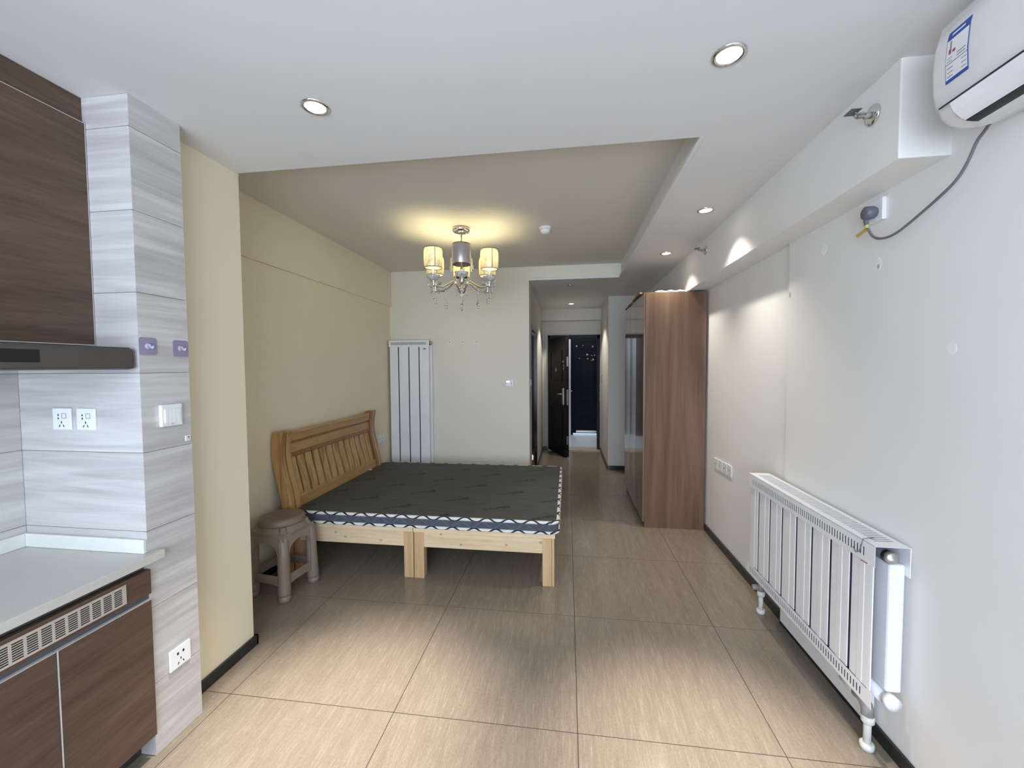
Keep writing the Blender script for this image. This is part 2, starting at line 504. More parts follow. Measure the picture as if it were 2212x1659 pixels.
# ceiling
mb = MB().box(-2.4, 1.5, YW-0.1, 1.945, ZL, 2.9).box(0.605, 1.5, 1.945, 7.6, ZL, 2.9).box(-0.448, 0.605, YB, 7.6, ZL, 2.9).box(-0.76, -0.448, 5.10, 7.6, ZL, 2.9)
struct(mb.build('ceiling', 'ceiling_paint'), 'white dropped ceiling border around the recessed tray')
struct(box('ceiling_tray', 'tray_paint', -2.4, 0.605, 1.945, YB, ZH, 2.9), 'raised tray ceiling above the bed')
# thin lip moulding along the tray's right and back edge
mb = MB().box(0.583, 0.605, 1.946, YB, ZL, ZL+0.022)
struct(mb.build('trim_1', 'ceiling_paint', None, 0.002), 'thin white lip along the right edge of the ceiling tray')
mb = MB().box(-0.448, 0.583, YB-0.022, YB, ZL-0.004, ZL+0.022)
struct(mb.build('trim_2', 'ceiling_paint', None, 0.002), 'thin white lip along the back edge of the ceiling tray')

# right wall, beam
struct(box('wall_right', 'white_paint', XR, 1.5, YW, 2.53, 0, 2.6), 'white right hand wall with the radiator and air conditioner')
struct(box('wall_right_far', 'white_paint', XRF, 1.5, 2.53, 6.1, 0, 2.6), 'white wall beside and behind the tall wardrobe')
struct(box('wall_right_beam', 'white_paint', 1.095, 1.4, 1.55, 6.1, 2.205, 2.6, None, 0.004), 'boxed white beam along the top of the right wall')
for (nm, y, z, rx, rz, m) in (('wall_patch', 1.854, 1.925, .018, .026, 'filler_white'), ('wall_patch', 2.367, 2.062, .012, .014, 'filler_white'), ('wall_patch', 2.215, 2.085, .022, .024, 'filler_white'), ('wall_patch', 1.52, 1.57, .018, .02, 'filler_white'), ('wall_hole', 2.515, 1.915, .008, .018, 'filler_grey'), ('wall_hole', 1.853, 1.915, .008, .010, 'filler_grey')):
    prof = [(y+rx*math.cos(a)*random.uniform(.8, 1.15), z+rz*math.sin(a)*random.uniform(.8, 1.15)) for a in [2*PI*k/12 for k in range(12)]]
    MB().prism(prof, 'x', XR-(0.0006 if nm == 'wall_patch' else 0.0012), XR+0.002).build(nm, m, bpy.data.objects['wall_right'])

# bed recess
wl = struct(box('wall_left', 'cream_paint', -2.4, XB, 1.6, YB+0.2, 0, 2.75), 'cream wall behind the bed headboard')
struct(box('wall_left_beam', 'cream_paint', -2.4, XB+0.022, 1.6, YB+0.1, 2.272, 2.75), 'shallow cream beam along the top of the bed wall')
struct(box('wall_left_pier', 'cream_paint', -2.39, -1.705, 1.532, 1.962, 0, 2.6, None, 0.004), 'cream wall pier between the kitchen and the bed')
struct(box('wall_back', 'back_paint', -2.39, -0.448, YB, 5.10, 0, 2.75), 'off white back wall with tall radiator and hooks')

# plastered fascia above the hallway mouth, continuing the back wall
struct(box('trim_3', 'back_paint', -0.448, 0.583, YB-0.0012, YB, ZL+0.022, ZH), 'off white fascia above the hallway mouth')

# hall
HX0, HX1, YD = -0.452, 0.588, 7.45
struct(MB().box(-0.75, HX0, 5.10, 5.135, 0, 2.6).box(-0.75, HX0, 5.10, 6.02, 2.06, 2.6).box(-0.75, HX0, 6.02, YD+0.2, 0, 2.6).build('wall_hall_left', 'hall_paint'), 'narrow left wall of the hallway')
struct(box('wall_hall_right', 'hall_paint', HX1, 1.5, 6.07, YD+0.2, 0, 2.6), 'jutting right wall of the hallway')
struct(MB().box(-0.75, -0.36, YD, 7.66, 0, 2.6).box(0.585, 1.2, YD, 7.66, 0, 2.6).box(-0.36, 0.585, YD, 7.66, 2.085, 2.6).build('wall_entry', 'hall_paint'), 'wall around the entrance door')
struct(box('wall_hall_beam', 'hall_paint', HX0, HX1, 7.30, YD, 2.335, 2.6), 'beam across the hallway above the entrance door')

# window wall behind the camera
struct(MB().box(-2.39, -1.95, YW-0.15, YW, 0, 2.6).box(1.05, 1.5, YW-0.15, YW, 0, 2.6).box(-1.95, 1.05, YW-0.15, YW, 0, 0.40).box(-1.95, 1.05, YW-0.15, YW, 2.44, 2.6).build('wall_front', 'white_paint'), 'window wall on the daylight side')
wn = struct_empty('window_1', (-0.45, YW-0.07, 0.40), 'white framed balcony window')
for x in (-1.93, -0.94, 0.04, 1.0): box('window_mullion', 'white_plastic', x, x+0.05, YW-0.1, YW-0.05, 0.40, 2.44, wn)
for z in (0.40, 2.39): box('window_rail', 'white_plastic', -1.93, 1.05, YW-0.1, YW-0.05, z, z+0.05, wn)

# kitchen walls with tiles
kp = struct(box('wall_kitchen_pillar', 'grout_grey', -2.39, -1.609, 1.341, 1.535, 0, 2.6), 'grey streaked tile pillar beside the kitchen')
kw = struct(box('wall_kitchen', 'grout_grey', -2.39, -2.165, YW, 1.341, 0, 2.6), 'tiled wall behind the kitchen counter')
rows = [(-0.02, 0.286)] + [(0.286+0.304*k, 0.59+0.304*k) for k in range(8)]
rows = [(max(a, 0.0), min(b, ZL)) for a, b in rows]
for a, b in rows:
    if b-a < 0.01: continue
    g = 0.0009
    MB().box(-2.156, -1.6005, 1.332, 1.341, a+g, b-g).build('tile', 'wall_tile', kp)
    MB().box(-1.609, -1.600, 1.3325, 1.535, a+g, b-g).build('tile', 'wall_tile', kp)
    for y0 in (0.732, 0.132, -0.468):
        MB().box(-2.165, -2.156, y0+g, y0+0.6-g, a+g, b-g).build('tile', 'wall_tile', kw)

# black baseboards
BH = 0.055
bb = struct(MB().box(1.236, XR, 1.0, 2.53, 0, BH).box(1.248, XRF, 2.53, 3.905, 0, BH).build('baseboard_right', 'black_stone', None, 0.002), 'black stone baseboard under the radiator')
struct(MB().box(-1.705, -1.690, 1.536, 1.975, 0, BH).box(-2.17, -1.690, 1.962, 1.976, 0, BH).build('baseboard_pier', 'black_stone', None, 0.002), 'black baseboard around the cream pier')
struct(MB().box(XB, XB+0.013, 1.976, YB, 0, BH).build('baseboard_left', 'black_stone'), 'black baseboard behind the bed')
struct(MB().box(XB+0.013, -0.45, YB-0.013, YB, 0, BH).build('baseboard_back', 'black_stone'), 'black baseboard under the back wall')
struct(MB().box(0.575, XRF, 6.057, 6.07, 0, BH+0.005).box(0.575, HX1, 6.07, YD, 0, BH).build('baseboard_hall', 'black_stone', None, 0.002), 'black baseboard on the hallway corner')
struct(MB().box(HX0, HX0+0.012, 6.05, YD, 0, BH).box(HX0+.012, -0.37, YD-0.012, YD, 0, BH).build('baseboard_hall_left', 'black_stone', None, 0.002), 'black baseboard beside the entrance door')

# ---- doors
d2 = struct_empty('door_2', (HX0, 5.58, 0), 'black bathroom door on the left side of the hallway')
MB().box(HX0-0.02, HX0+0.006, 5.135, 5.195, 0, 2.06).box(HX0-0.02, HX0+0.006, 5.96, 6.02, 0, 2.06).box(HX0-0.02, HX0+0.006, 5.195, 5.96, 2.0, 2.06).build('frame', 'black_gloss', d2)
box('leaf', 'black_gloss', HX0-0.05, HX0-0.015, 5.195, 5.96, 0.01, 2.0, d2)

d1 = struct_empty('door_1', (0.11, YD, 0), 'black entrance door standing half open')
MB().box(-0.36, -0.315, YD-0.012, YD+0.12, 0, 2.085).box(0.53, 0.585, YD-0.012, YD+0.12, 0, 2.085).box(-0.36, 0.585, YD-0.012, YD+0.12, 2.02, 2.085).build('frame', 'door_black', d1, 0.003)
MB().box(-0.36, -0.352, YD-0.02, YD-0.012, 0, 2.095).box(0.577, 0.588, YD-0.02, YD-0.012, 0, 2.095).box(-0.36, 0.588, YD-0.02, YD-0.012, 2.085, 2.10).build('architrave', 'filler_grey', d1)
box('threshold', 'threshold_stone', -0.36, 0.585, YD-0.10, YD+0.2, 0.0, 0.018, d1)
# the leaf: hinged at left, swung into the hall
H = Vector((-0.345, YD-0.02, 0)); E = Vector((-0.030, 6.765, 0))
dv = (E-H).normalized(); LL = (E-H).length; nv = Vector((dv.y, -dv.x, 0))     # nv points to the hall's left/room side
if nv.x > 0: nv = -nv
def leaf_xf(p):   # local: x along leaf from the hinge, y towards the room face, z up
    return H + dv*p.x + nv*p.y + Vector((0, 0, p.z))
TH = 0.06
lf = MB().box(0, LL, -TH, 0, 0.012, 2.03).xf(leaf_xf).build('leaf', 'door_black', d1, 0.004)
for (a, b, c, d) in ((0.10, LL-0.14, 1.25, 1.80), (0.10, LL-0.14, 0.16, 0.85)):
    o = [(a, c), (b, c), (b, d), (a, d)]; i = [(a+.03, c+.03), (b-.03, c+.03), (b-.03, d-.03), (a+.03, d-.03)]
    MB().ring(o, i, 'y', 0.0, 0.008).xf(leaf_xf).build('panel_moulding', 'door_black', lf)
MB().box(LL-0.115, LL-0.06, 0, 0.014, 0.88, 1.16).xf(leaf_xf).build('handle_plate', 'steel', lf, 0.004)
MB().tube([leaf_xf(Vector(p)) for p in ((LL-0.088, 0.012, 1.06), (LL-0.088, 0.055, 1.06), (LL-0.20, 0.06, 1.06))], 0.008).build('lever', 'chrome', lf)
MB().lathe([(0.022, 0), (0.02, 0.01)], (0, 0, 0), 'y', 14).xf(lambda p: leaf_xf(Vector((LL-0.085+p.x, p.y, 1.60+p.z)))).build('peephole', 'steel', lf)
for k in range(2): MB().box(LL-0.10, LL-0.07, 0, 0.003, 1.47+0.05*k, 1.50+0.05*k).xf(leaf_xf).build('sticker', 'pipe_grey', lf)
MB().tube([leaf_xf(Vector(p)) for p in ((LL-0.36, .012, 1.50), (LL-0.35, .018, 1.45), (LL-0.36, .02, 1.425), (LL-0.385, .012, 1.43))], 0.006).build('coat_hook', 'chrome', lf)
for (z0, z1) in ((1.52, 1.68), (0.88, 1.14), (0.22, 0.36)):
    MB().box(LL, LL+0.002, -0.045, -0.018, z0, z1).xf(leaf_xf).build('lock_plate', 'steel', lf)
MB().box(0.575, 0.579, YD-0.03, YD-0.02, 0.9, 1.2).build('strike_plate', 'steel', d1)

# corridor beyond the door and the neighbour's door
YC = 9.12
struct(box('floor_corridor', 'corridor_tile', -1.2, 1.6, 7.66, YC+0.1, -0.1, 0.0), 'pale corridor floor beyond the entrance')
struct(MB().box(-0.05, 0.075, YC, YC+0.1, 0, 2.6).box(0.70, 1.6, YC, YC+0.1, 0, 2.6).box(0.057, 0.70, YC, YC+.1, 2.25, 2.6).build('wall_corridor', 'corridor_wall'), 'white corridor wall')
struct(box('wall_corridor_left', 'corridor_dark', -1.2, -0.05, YC, YC+0.1, 0, 2.6), 'dark corridor wall')
struct(MB().box(-1.3, -1.2, 7.66, YC+.1, 0, 2.6).box(1.6, 1.7, 7.66, YC+.1, 0, 2.6).build('wall_corridor_end', 'corridor_wall'), 'corridor end walls')
struct(box('ceiling_corridor', 'corridor_wall', -1.2, 1.6, 7.66, YC+0.1, 2.6, 2.7), 'corridor ceiling')
d3 = struct_empty('door_3', (0.37, YC, 0), 'dark neighbour door across the corridor with pale flower stickers')
MB().box(0.075, 0.12, YC-0.03, YC+0.05, 0.0, 2.25).box(0.64, 0.70, YC-0.03, YC+0.05, 0, 2.25).box(0.12, 0.64, YC-0.03, YC+0.05, 2.16, 2.25).build('frame', 'neighbour_door_black', d3, 0.004)
nl = box('leaf', 'neighbour_door_black', 0.12, 0.64, YC-0.01, YC+0.03, 0.04, 2.16, d3)
for (z0, z1) in ((0.25, 0.42), (0.75, 1.0), (1.05, 1.75), (1.9, 2.08)):
    o = [(0.27, z0), (0.61, z0), (0.61, z1), (0.27, z1)]; i = [(0.30, z0+.025), (0.58, z0+.025), (0.58, z1-.025), (0.30, z1-.025)]
    MB().ring(o, i, 'y', YC-0.024, YC-0.009).build('panel_moulding', 'neighbour_door_black', nl, 0.004)
def flower(x, z, r):
    pts = []
    for k in range(20):
        a = 2*PI*k/20; rr = r*(0.75+0.25*math.cos(5*a)); pts.append((x+rr*math.cos(a), z+rr*math.sin(a)))
    MB().prism(pts, 'y', YC-0.012, YC-0.0095).build('flower_sticker', 'sticker_flower', nl)
for (x, z, r) in ((0.20, 1.97, .022), (0.335, 1.98, .014), (0.55, 1.955, .02), (0.27, 1.70, .022), (0.43, 1.78, .026), (0.53, 1.75, .022), (0.59, 1.765, .018), (0.44, 1.69, .02), (0.56, 1.67, .026), (0.53, 1.655, .012)):
    flower(x, z, r)
box('kick_plate', 'steel', 0.19, 0.63, YC-0.013, YC-0.0095, 0.055, 0.10, nl)
MB().tube([(0.09, YC-0.03, 0.98), (0.09, YC-0.07, 0.98)], 0.014).build('handle', 'chrome', d3)
cl = tag(MB().lathe([(0.10, 0), (0.11, 0.03)], (0.35, 8.25, 2.568), 'z', 20).build('corridor_lamp', 'lamp_glow'), 'round ceiling lamp in the corridor outside the entrance', 'lamp')
light_child('corridor_light', 'POINT', (0.35, 8.25, 2.5), cl, 16, (0.82, 0.90, 1.0), shadow_soft_size=0.1)

# ================================================================== WARDROBE
w = thing('wardrobe', 'tall brown wood grain wardrobe with glossy doors against the right wall', 'wardrobe', (0.98, 4.5, 0))
box('side_panel', 'wardrobe_wood', 0.716, 1.247, 3.905, 3.925, 0.0, 2.19, w, 0.001)
box('side_panel', 'wardrobe_wood', 0.716, 1.247, 5.085, 5.105, 0.0, 2.19, w, 0.001)
box('top_panel', 'wardrobe_wood', 0.716, 1.247, 3.925, 5.085, 2.17, 2.19, w)
box('back_panel', 'wardrobe_wood', 1.232, 1.247, 3.925, 5.085, 0.0, 2.17, w)
box('plinth', 'wardrobe_wood', 0.74, 0.755, 3.925, 5.085, 0.0, 0.06, w)
for k in range(3):
    y0 = 3.907 + k*0.3995
    a = (0.004, -0.007, 0.005)[k]
    m = MB().box(0.697, 0.715, y0+0.0015, y0+0.398, 0.055, 2.188)
    c = Vector((0.706, y0+0.2, 0))
    m.xf(lambda p: c + Matrix.Rotation(a, 3, 'Z') @ (p-c))
    m.build('door', 'wardrobe_door_wood', w, 0.0012)
# flattened cardboard lying on the wardrobe
def sheet(name, pts, z0, z1, m, label):
    return tag(MB().prism(pts, 'z', z0, z1).build(name, m), label, 'cardboard', 'flattened packing on the wardrobe')
sheet('cardboard_sheet', [(0.70, 3.93), (1.05, 3.95), (1.06, 4.32), (0.69, 4.30)], 2.191, 2.2005, 'cardboard_dark', 'dark flattened cardboard at the front end of the wardrobe top')
sheet('cardboard_sheet', [(0.675, 4.0), (0.95, 4.36), (0.90, 4.52), (0.685, 4.50)], 2.201, 2.217, 'cardboard', 'brown cardboard flap overhanging the wardrobe door edge')
sheet('cardboard_sheet', [(0.69, 4.56), (1.04, 4.60), (1.02, 4.9), (0.69, 4.87)], 2.191, 2.212, 'cardboard', 'brown cardboard piece in the middle of the wardrobe top')
sheet('cardboard_sheet', [(0.695, 4.90), (1.0, 4.92), (1.0, 5.08), (0.695, 5.09)], 2.191, 2.206, 'cardboard_dark', 'dark cardboard piece at the far end of the wardrobe top')
def crumple():
    m = MB(); n = 26; v = []; f = []
    for i in range(n+1):
        t = i/n; x = 0.80+0.26*t
        h = 0.010+0.012*abs(math.sin(t*9.0))*random.uniform(.4, 1)
        v += [(x, 3.908, 2.191), (x, 3.912+0.01*random.random(), 2.193+h), (x, 3.96, 2.192)]
    for i in range(n):
        a = i*3; f += [(a, a+3, a+4, a+1), (a+1, a+4, a+5, a+2), (a, a+2, a+5, a+3)]
    m.add(v, f, True)
    tag(m.build('plastic_wrap', 'plastic_film'), 'crumpled clear packing film along the wardrobe top edge', 'packing film')
crumple()

# ================================================================== BED
def bed():
    b = thing('bed_frame', 'pale pine double bed frame with honey slatted headboard', 'bed', (-1.1, 3.5, 0))
    YN, YF = 2.755, 4.25
    # two half frames side by side, each with top boards, aprons and legs
    for (x0, x1) in ((-2.06, -1.100), (-1.096, -0.085)):
        box('side_board', 'pine_top', x0, x1, YN-0.012, YN+0.075, 0.342, 0.372, b, 0.002)
        box('side_board', 'pine_top', x0, x1, YF-0.075, YF+0.012, 0.342, 0.372, b, 0.002)
        box('side_rail', 'pine', x0+0.06, x1-0.07, YN+0.006, YN+0.028, 0.228, 0.342, b, 0.002)
        box('side_rail', 'pine', x0+0.06, x1-0.07, YF-0.028, YF-0.006, 0.228, 0.342, b, 0.002)
        box('end_rail', 'pine', x1-0.03, x1-0.012, YN+0.07, YF-0.07, 0.228, 0.342, b, 0.002)
        box('end_rail', 'pine', x0+0.012, x0+0.03, YN+0.07, YF-0.07, 0.228, 0.342, b, 0.002)
        for k in range(8):
            y = YN+0.11+k*(YF-YN-0.30)/7
            box('bed_slat', 'pine_top', x0+0.03, x1-0.03, y, y+0.085, 0.352, 0.370, b)
    for (x0, x1) in ((-2.055, -1.985), (-1.172, -1.101), (-1.095, -1.022), (-0.172, -0.108)):
        for (y0, y1) in ((YN, YN+0.065), (YF-0.065, YF)):
            box('leg', 'pine_leg', x0, x1, y0, y1, 0.0, 0.342, b, 0.003)
    for (y0, y1) in ((YN+0.003, YN+0.062), (YF-0.062, YF-0.003)):
        box('corner_leg', 'pine_leg', -0.107, -0.091, y0, y1, 0.0, 0.342, b, 0.002)
    # ---- headboard: S curved posts
    def cx(z):     # centre line x of the curved post (z height): bulges towards the bed low, leans back to the wall high
        t = max(0.0, min(1.0, (z-0.30)/0.76))
        return -2.075 + 0.030*math.sin(2*PI*(t*0.95+0.02)) - 0.022*t
    def post(y0, y1, name, m, half=0.034, z0=0.0, z1=1.055):
        n = 22; v = []; f = []
        for i in range(n+1):
            z = z0+(z1-z0)*i/n; c = cx(z)
            v += [(c-half, y0, z), (c+half, y0, z), (c+half, y1, z), (c-half, y1, z)]
        for i in range(n):
            a = i*4
            for k in range(4): f.append((a+k, a+(k+1) % 4, a+4+(k+1) % 4, a+4+k))
        f += [(3, 2, 1, 0), (n*4, n*4+1, n*4+2, n*4+3)]
        mb = MB().add(v, f, False)
        return mb.build(name, m, b, 0.006)
    P0, P1 = 2.70, 4.165
    post(P0, P0+0.045, 'headboard_post', 'honey_pine_upright', 0.040, 0.0, 1.05)
    post(P0+0.045, P0+0.06, 'post_inlay', 'honey_dark', 0.0405, 0.0, 1.045)
    post(P0+0.06, P0+0.115, 'headboard_post', 'honey_pine_upright', 0.040, 0.0, 1.045)
    post(P1-0.085, P1-0.06, 'post_inlay', 'honey_dark', 0.040, 0.0, 1.055)
    post(P1-0.06, P1, 'headboard_post', 'honey_pine_upright', 0.042, 0.0, 1.06)
    ya, yb = P0+0.115, P1-0.085
    def bar(z0, z1, d, name, m, off=0.0, bev=0.004):
        n = 5; pf = [cx(z0+(z1-z0)*i/n) for i in range(n+1)]
        poly = [(pf[i]+d+off, z0+(z1-z0)*i/n) for i in range(n+1)] + [(pf[i]-d+off, z0+(z1-z0)*i/n) for i in range(n, -1, -1)]
        return MB().prism(poly, 'y', ya, yb).build(name, m, b, bev)
    bar(0.955, 1.035, 0.026, 'top_rail', 'honey_pine', bev=0.012)
    bar(0.940, 0.957, 0.018, 'rail_bead', 'honey_dark', bev=0.002)
    pr = bar(0.868, 0.941, 0.020, 'peg_rail', 'honey_pine')
    bar(0.838, 0.870, 0.027, 'lower_bead', 'honey_dark', bev=0.008)
    for k in range(7):
        y = ya+0.05+k*(yb-ya-0.32)/6
        MB().lathe([(0.009, 0), (0.008, 0.004)], (cx(0.905)+0.019, y, 0.905), 'x', 10).build('peg', 'honey_pine', pr)
    bar(0.455, 0.545, 0.022, 'bottom_rail', 'honey_pine')
    ns = 13; pitch = (yb-ya)/ns
    def slat(yc, wd):
        n = 10; v = []; f = []
        for i in range(n+1):
            z = 0.54+(0.842-0.54)*i/n; c = cx(z)
            v += [(c-0.010, yc-wd/2, z), (c+0.010, yc-wd/2, z), (c+0.010, yc+wd/2, z), (c-0.010, yc+wd/2, z)]
        for i in range(n):
            a = i*4
            for k in range(4): f.append((a+k, a+(k+1) % 4, a+4+(k+1) % 4, a+4+k))
        f += [(3, 2, 1, 0), (n*4, n*4+1, n*4+2, n*4+3)]
        MB().add(v, f).build('headboard_slat', 'honey_pine_upright', b, 0.002)
    for k in range(ns): slat(ya+(k+0.5)*pitch, pitch*0.70)
    # dark thin back board between slats
    n = 10; v = []; f = []
    for i in range(n+1):
        z = 0.52+(0.85-0.52)*i/n; c = cx(z)-0.016
        v += [(c, ya, z), (c, yb, z), (c-0.006, ya, z), (c-0.006, yb, z)]
    for i in range(n):
        a = i*4; f += [(a, a+1, a+5, a+4), (a+2, a+6, a+7, a+3), (a, a+4, a+6, a+2), (a+1, a+3, a+7, a+5)]
    MB().add(v, f).build('back_board', 'honey_dark', b)
    return b
bed()

def mattress():
    x0, x1, y0, y1 = -2.045, -0.062, 2.735, 4.305
    z0, z1, R = 0.373, 0.462, 0.055
    m = thing('mattress', 'thin dark grey quilted mattress with black and white wave piping', 'mattress', ((x0+x1)/2, (y0+y1)/2, z0))
    def outline(off):
        pts = []; r = R+off
        a0, a1, b0, b1 = x0-off, x1+off, y0-off, y1+off
        cs = ((a1-r, b0+r, -PI/2), (a1-r, b1-r, 0), (a0+r, b1-r, PI/2), (a0+r, b0+r, PI))
        for (px, py, s) in cs:
            for k in range(7): a = s+k*PI/12; pts.append((px+r*math.cos(a), py+r*math.sin(a)))
        # subdivide the straight runs so uvs and bends stay even
        out = []
        for i in range(len(pts)):
            p, q = pts[i], pts[(i+1) % len(pts)]
            L = math.hypot(q[0]-p[0], q[1]-p[1]); k = max(1, int(L/0.10))
            for j in range(k): out.append((p[0]+(q[0]-p[0])*j/k, p[1]+(q[1]-p[1])*j/k))
        return out
    def band(prof, name, mat):
        loops = [outline(o) for o, z in prof]; n = len(loops[0]); v = []; f = []; uv = []
        s = [0.0]
        for i in range(n):
            p, q = loops[0][i], loops[0][(i+1) % n]; s.append(s[-1]+math.hypot(q[0]-p[0], q[1]-p[1]))
        for (o, z), lp in zip(prof, loops): v += [(p[0], p[1], z) for p in lp]
        K = len(prof)
        for k in range(K-1):
            for i in range(n):
                j = (i+1) % n
                f.append((k*n+i, k*n+j, (k+1)*n+j, (k+1)*n+i))
                uv.append(((s[i], k/(K-1)), (s[i+1], k/(K-1)), (s[i+1], (k+1)/(K-1)), (s[i], (k+1)/(K-1))))
        return MB().add(v, f, True, uv).build(name, mat, m, recalc=True)
    band([(-0.002, z0+0.016), (0.001, (z0+z1)/2), (-0.002, z1-0.018)], 'side_band', 'mattress_side')
    band([(-0.004, z1-0.022), (0.004, z1-0.018), (0.008, z1-0.010), (0.006, z1-0.002), (-0.004, z1+0.002), (-0.014, z1)], 'top_piping', 'mattress_piping')
    band([(-0.014, z0), (0.0, z0), (0.006, z0+0.004), (0.008, z0+0.011), (0.003, z0+0.019), (-0.004, z0+0.021)], 'bottom_piping', 'mattress_piping')
    lp = outline(-0.010); n = len(lp)
    lp2 = outline(-0.05)
    v = [(p[0], p[1], z1-0.001) for p in lp] + [(p[0], p[1], z1+0.004) for p in lp2]
    f = [(i, (i+1) % n, n+(i+1) % n, n+i) for i in range(n)] + [tuple(range(n, 2*n))]
    MB().add(v, f, True).build('top_panel', 'mattress_top', m)
    MB().add([(p[0], p[1], z0+0.001) for p in lp], [tuple(range(n))]).build('bottom_panel', 'mattress_side', m)
    t = MB().box(-2.05, -2.0, 3.90, 3.935, z1+0.006, z1+0.008)
    t.build('care_label', 'white_cloth', m)
mattress()

# ================================================================== STOOL
def stool():
    c = Vector((-1.94, 2.512, 0)); rot = Matrix.Rotation(math.radians(-7), 3, 'Z')
    s = thing('plastic_stool', 'beige brown plastic stool with open sides beside the bed', 'stool', c)
    W = lambda p: c + rot @ p
    HT = 0.494
    half = lambda z: 0.153 - 0.010*(z/HT) - 0.020*max(0.0, (z-(HT-0.12))/0.12)**2          # body half width
    # seat: rounded cap, slightly dished
    m = MB(); prof = [(0.0, HT+0.018), (0.08, HT+0.020), (0.118, HT+0.022), (0.134, HT+0.018), (0.141, HT+0.006), (0.143, HT-0.016), (0.138, HT-0.024), (0.0, HT-0.024)]
    m.lathe(prof, (0, 0, 0), 'z', 36, True, False); m.xf(W); m.build('seat', 'stool_seat', s)
    # collar below the seat: round to square loft
    n = 48; v = []; f = []
    ks = [(HT-0.018, 0.134, 0.0), (HT-0.035, 0.135, 0.25), (HT-0.055, 0.136, 0.55), (HT-0.075, half(HT-0.075), 0.9)]
    for z, r, sq in ks:
        for i in range(n):
            a = 2*PI*i/n; cx, sy = math.cos(a), math.sin(a); k = 1/max(abs(cx), abs(sy)); k = 1+(min(k, 1.25)-1)*sq
            v.append((r*k*cx, r*k*sy, z))
    for k in range(len(ks)-1):
        for i in range(n): j = (i+1) % n; f.append((k*n+i, k*n+j, (k+1)*n+j, (k+1)*n+i))
    m = MB().add(v, f, True).xf(W); o = m.build('collar', 'stool_plastic', s)
    md = o.modifiers.new('solid', 'SOLIDIFY'); md.thickness = 0.004
    # four side panels with a window and an arched foot
    def side(k):
        outer = []; inner = []
        zt, zb = HT-0.06, 0.085; wt, wb = half(zt)-0.004, half(zb)-0.004
        N = 12
        def wd(z): return half(z)-0.004
        # outer loop: start lower left, along arched bottom, up right, across top, down left
        for i in range(N): t = i/N; x = -wb+2*wb*t; outer.append((x, zb+0.045*max(0, 1-abs(2*t-1)**4)-0.02))
        for i in range(N): t = i/N; z = zb+(zt-zb)*t; outer.append((wd(z), z))
        for i in range(N): t = i/N; outer.append((wt-2*wt*t, zt))
        for i in range(N): t = i/N; z = zt-(zt-zb)*t; outer.append((-wd(z), z))
        it, ib = HT-0.14, 0.165
        def iw(z): return half(z)-0.056
        for i in range(N): t = i/N; inner.append((-iw(ib)+2*iw(ib)*t, ib))
        for i in range(N): t = i/N; z = ib+(it-ib)*t; inner.append((iw(z)*(1-0.25*max(0, (t-0.75)/0.25)**2), z))
        a = iw(it)*0.75
        for i in range(N): t = i/N; inner.append((a-2*a*t, it+0.02*math.sin(PI*t)))
        for i in range(N): t = i/N; z = it-(it-ib)*t; inner.append((-iw(z)*(1-0.25*max(0, (1-t-0.75)/0.25)**2), z))
        m = MB().ring(outer, inner, 'y', 0.0, 0.006)
        R2 = Matrix.Rotation(k*PI/2, 3, 'Z')
        def X(p):
            q = Vector((p.x, -half(p.z)+0.004+p.y, p.z)); return W(R2 @ q)
        m.xf(X).build('side_panel', 'stool_plastic', s)
        # raised frame round the window
    for k in range(4): side(k)
    # corner legs: tapering rounded columns, flared with a ringed foot
    for k in range(4):
        a = PI/4+k*PI/2; d = Vector((math.cos(a), math.sin(a), 0))
        prof = [(0.0, 0.039), (0.03, 0.039), (0.032, 0.0365), (0.042, 0.0365), (0.044, 0.041), (0.056, 0.040), (0.16, 0.037), (0.28, 0.034), (0.38, 0.031), (HT-0.03, 0.024)]
        pts = []; rad = []
        for z, r in prof:
            h = (half(z)-0.022)*math.sqrt(2) - 0.032*max(0.0, (z-(HT-0.14))/0.14)**1.5 if z > 0.05 else (half(0.05)-0.022)*math.sqrt(2)+(0.05-z)*0.10
            pts.append(d*h*0.98+Vector((0, 0, z))); rad.append(r)
        m = MB().tube(pts, 0, 14, True, True, rad)
        m.xf(W).build('leg', 'stool_plastic', s)
stool()

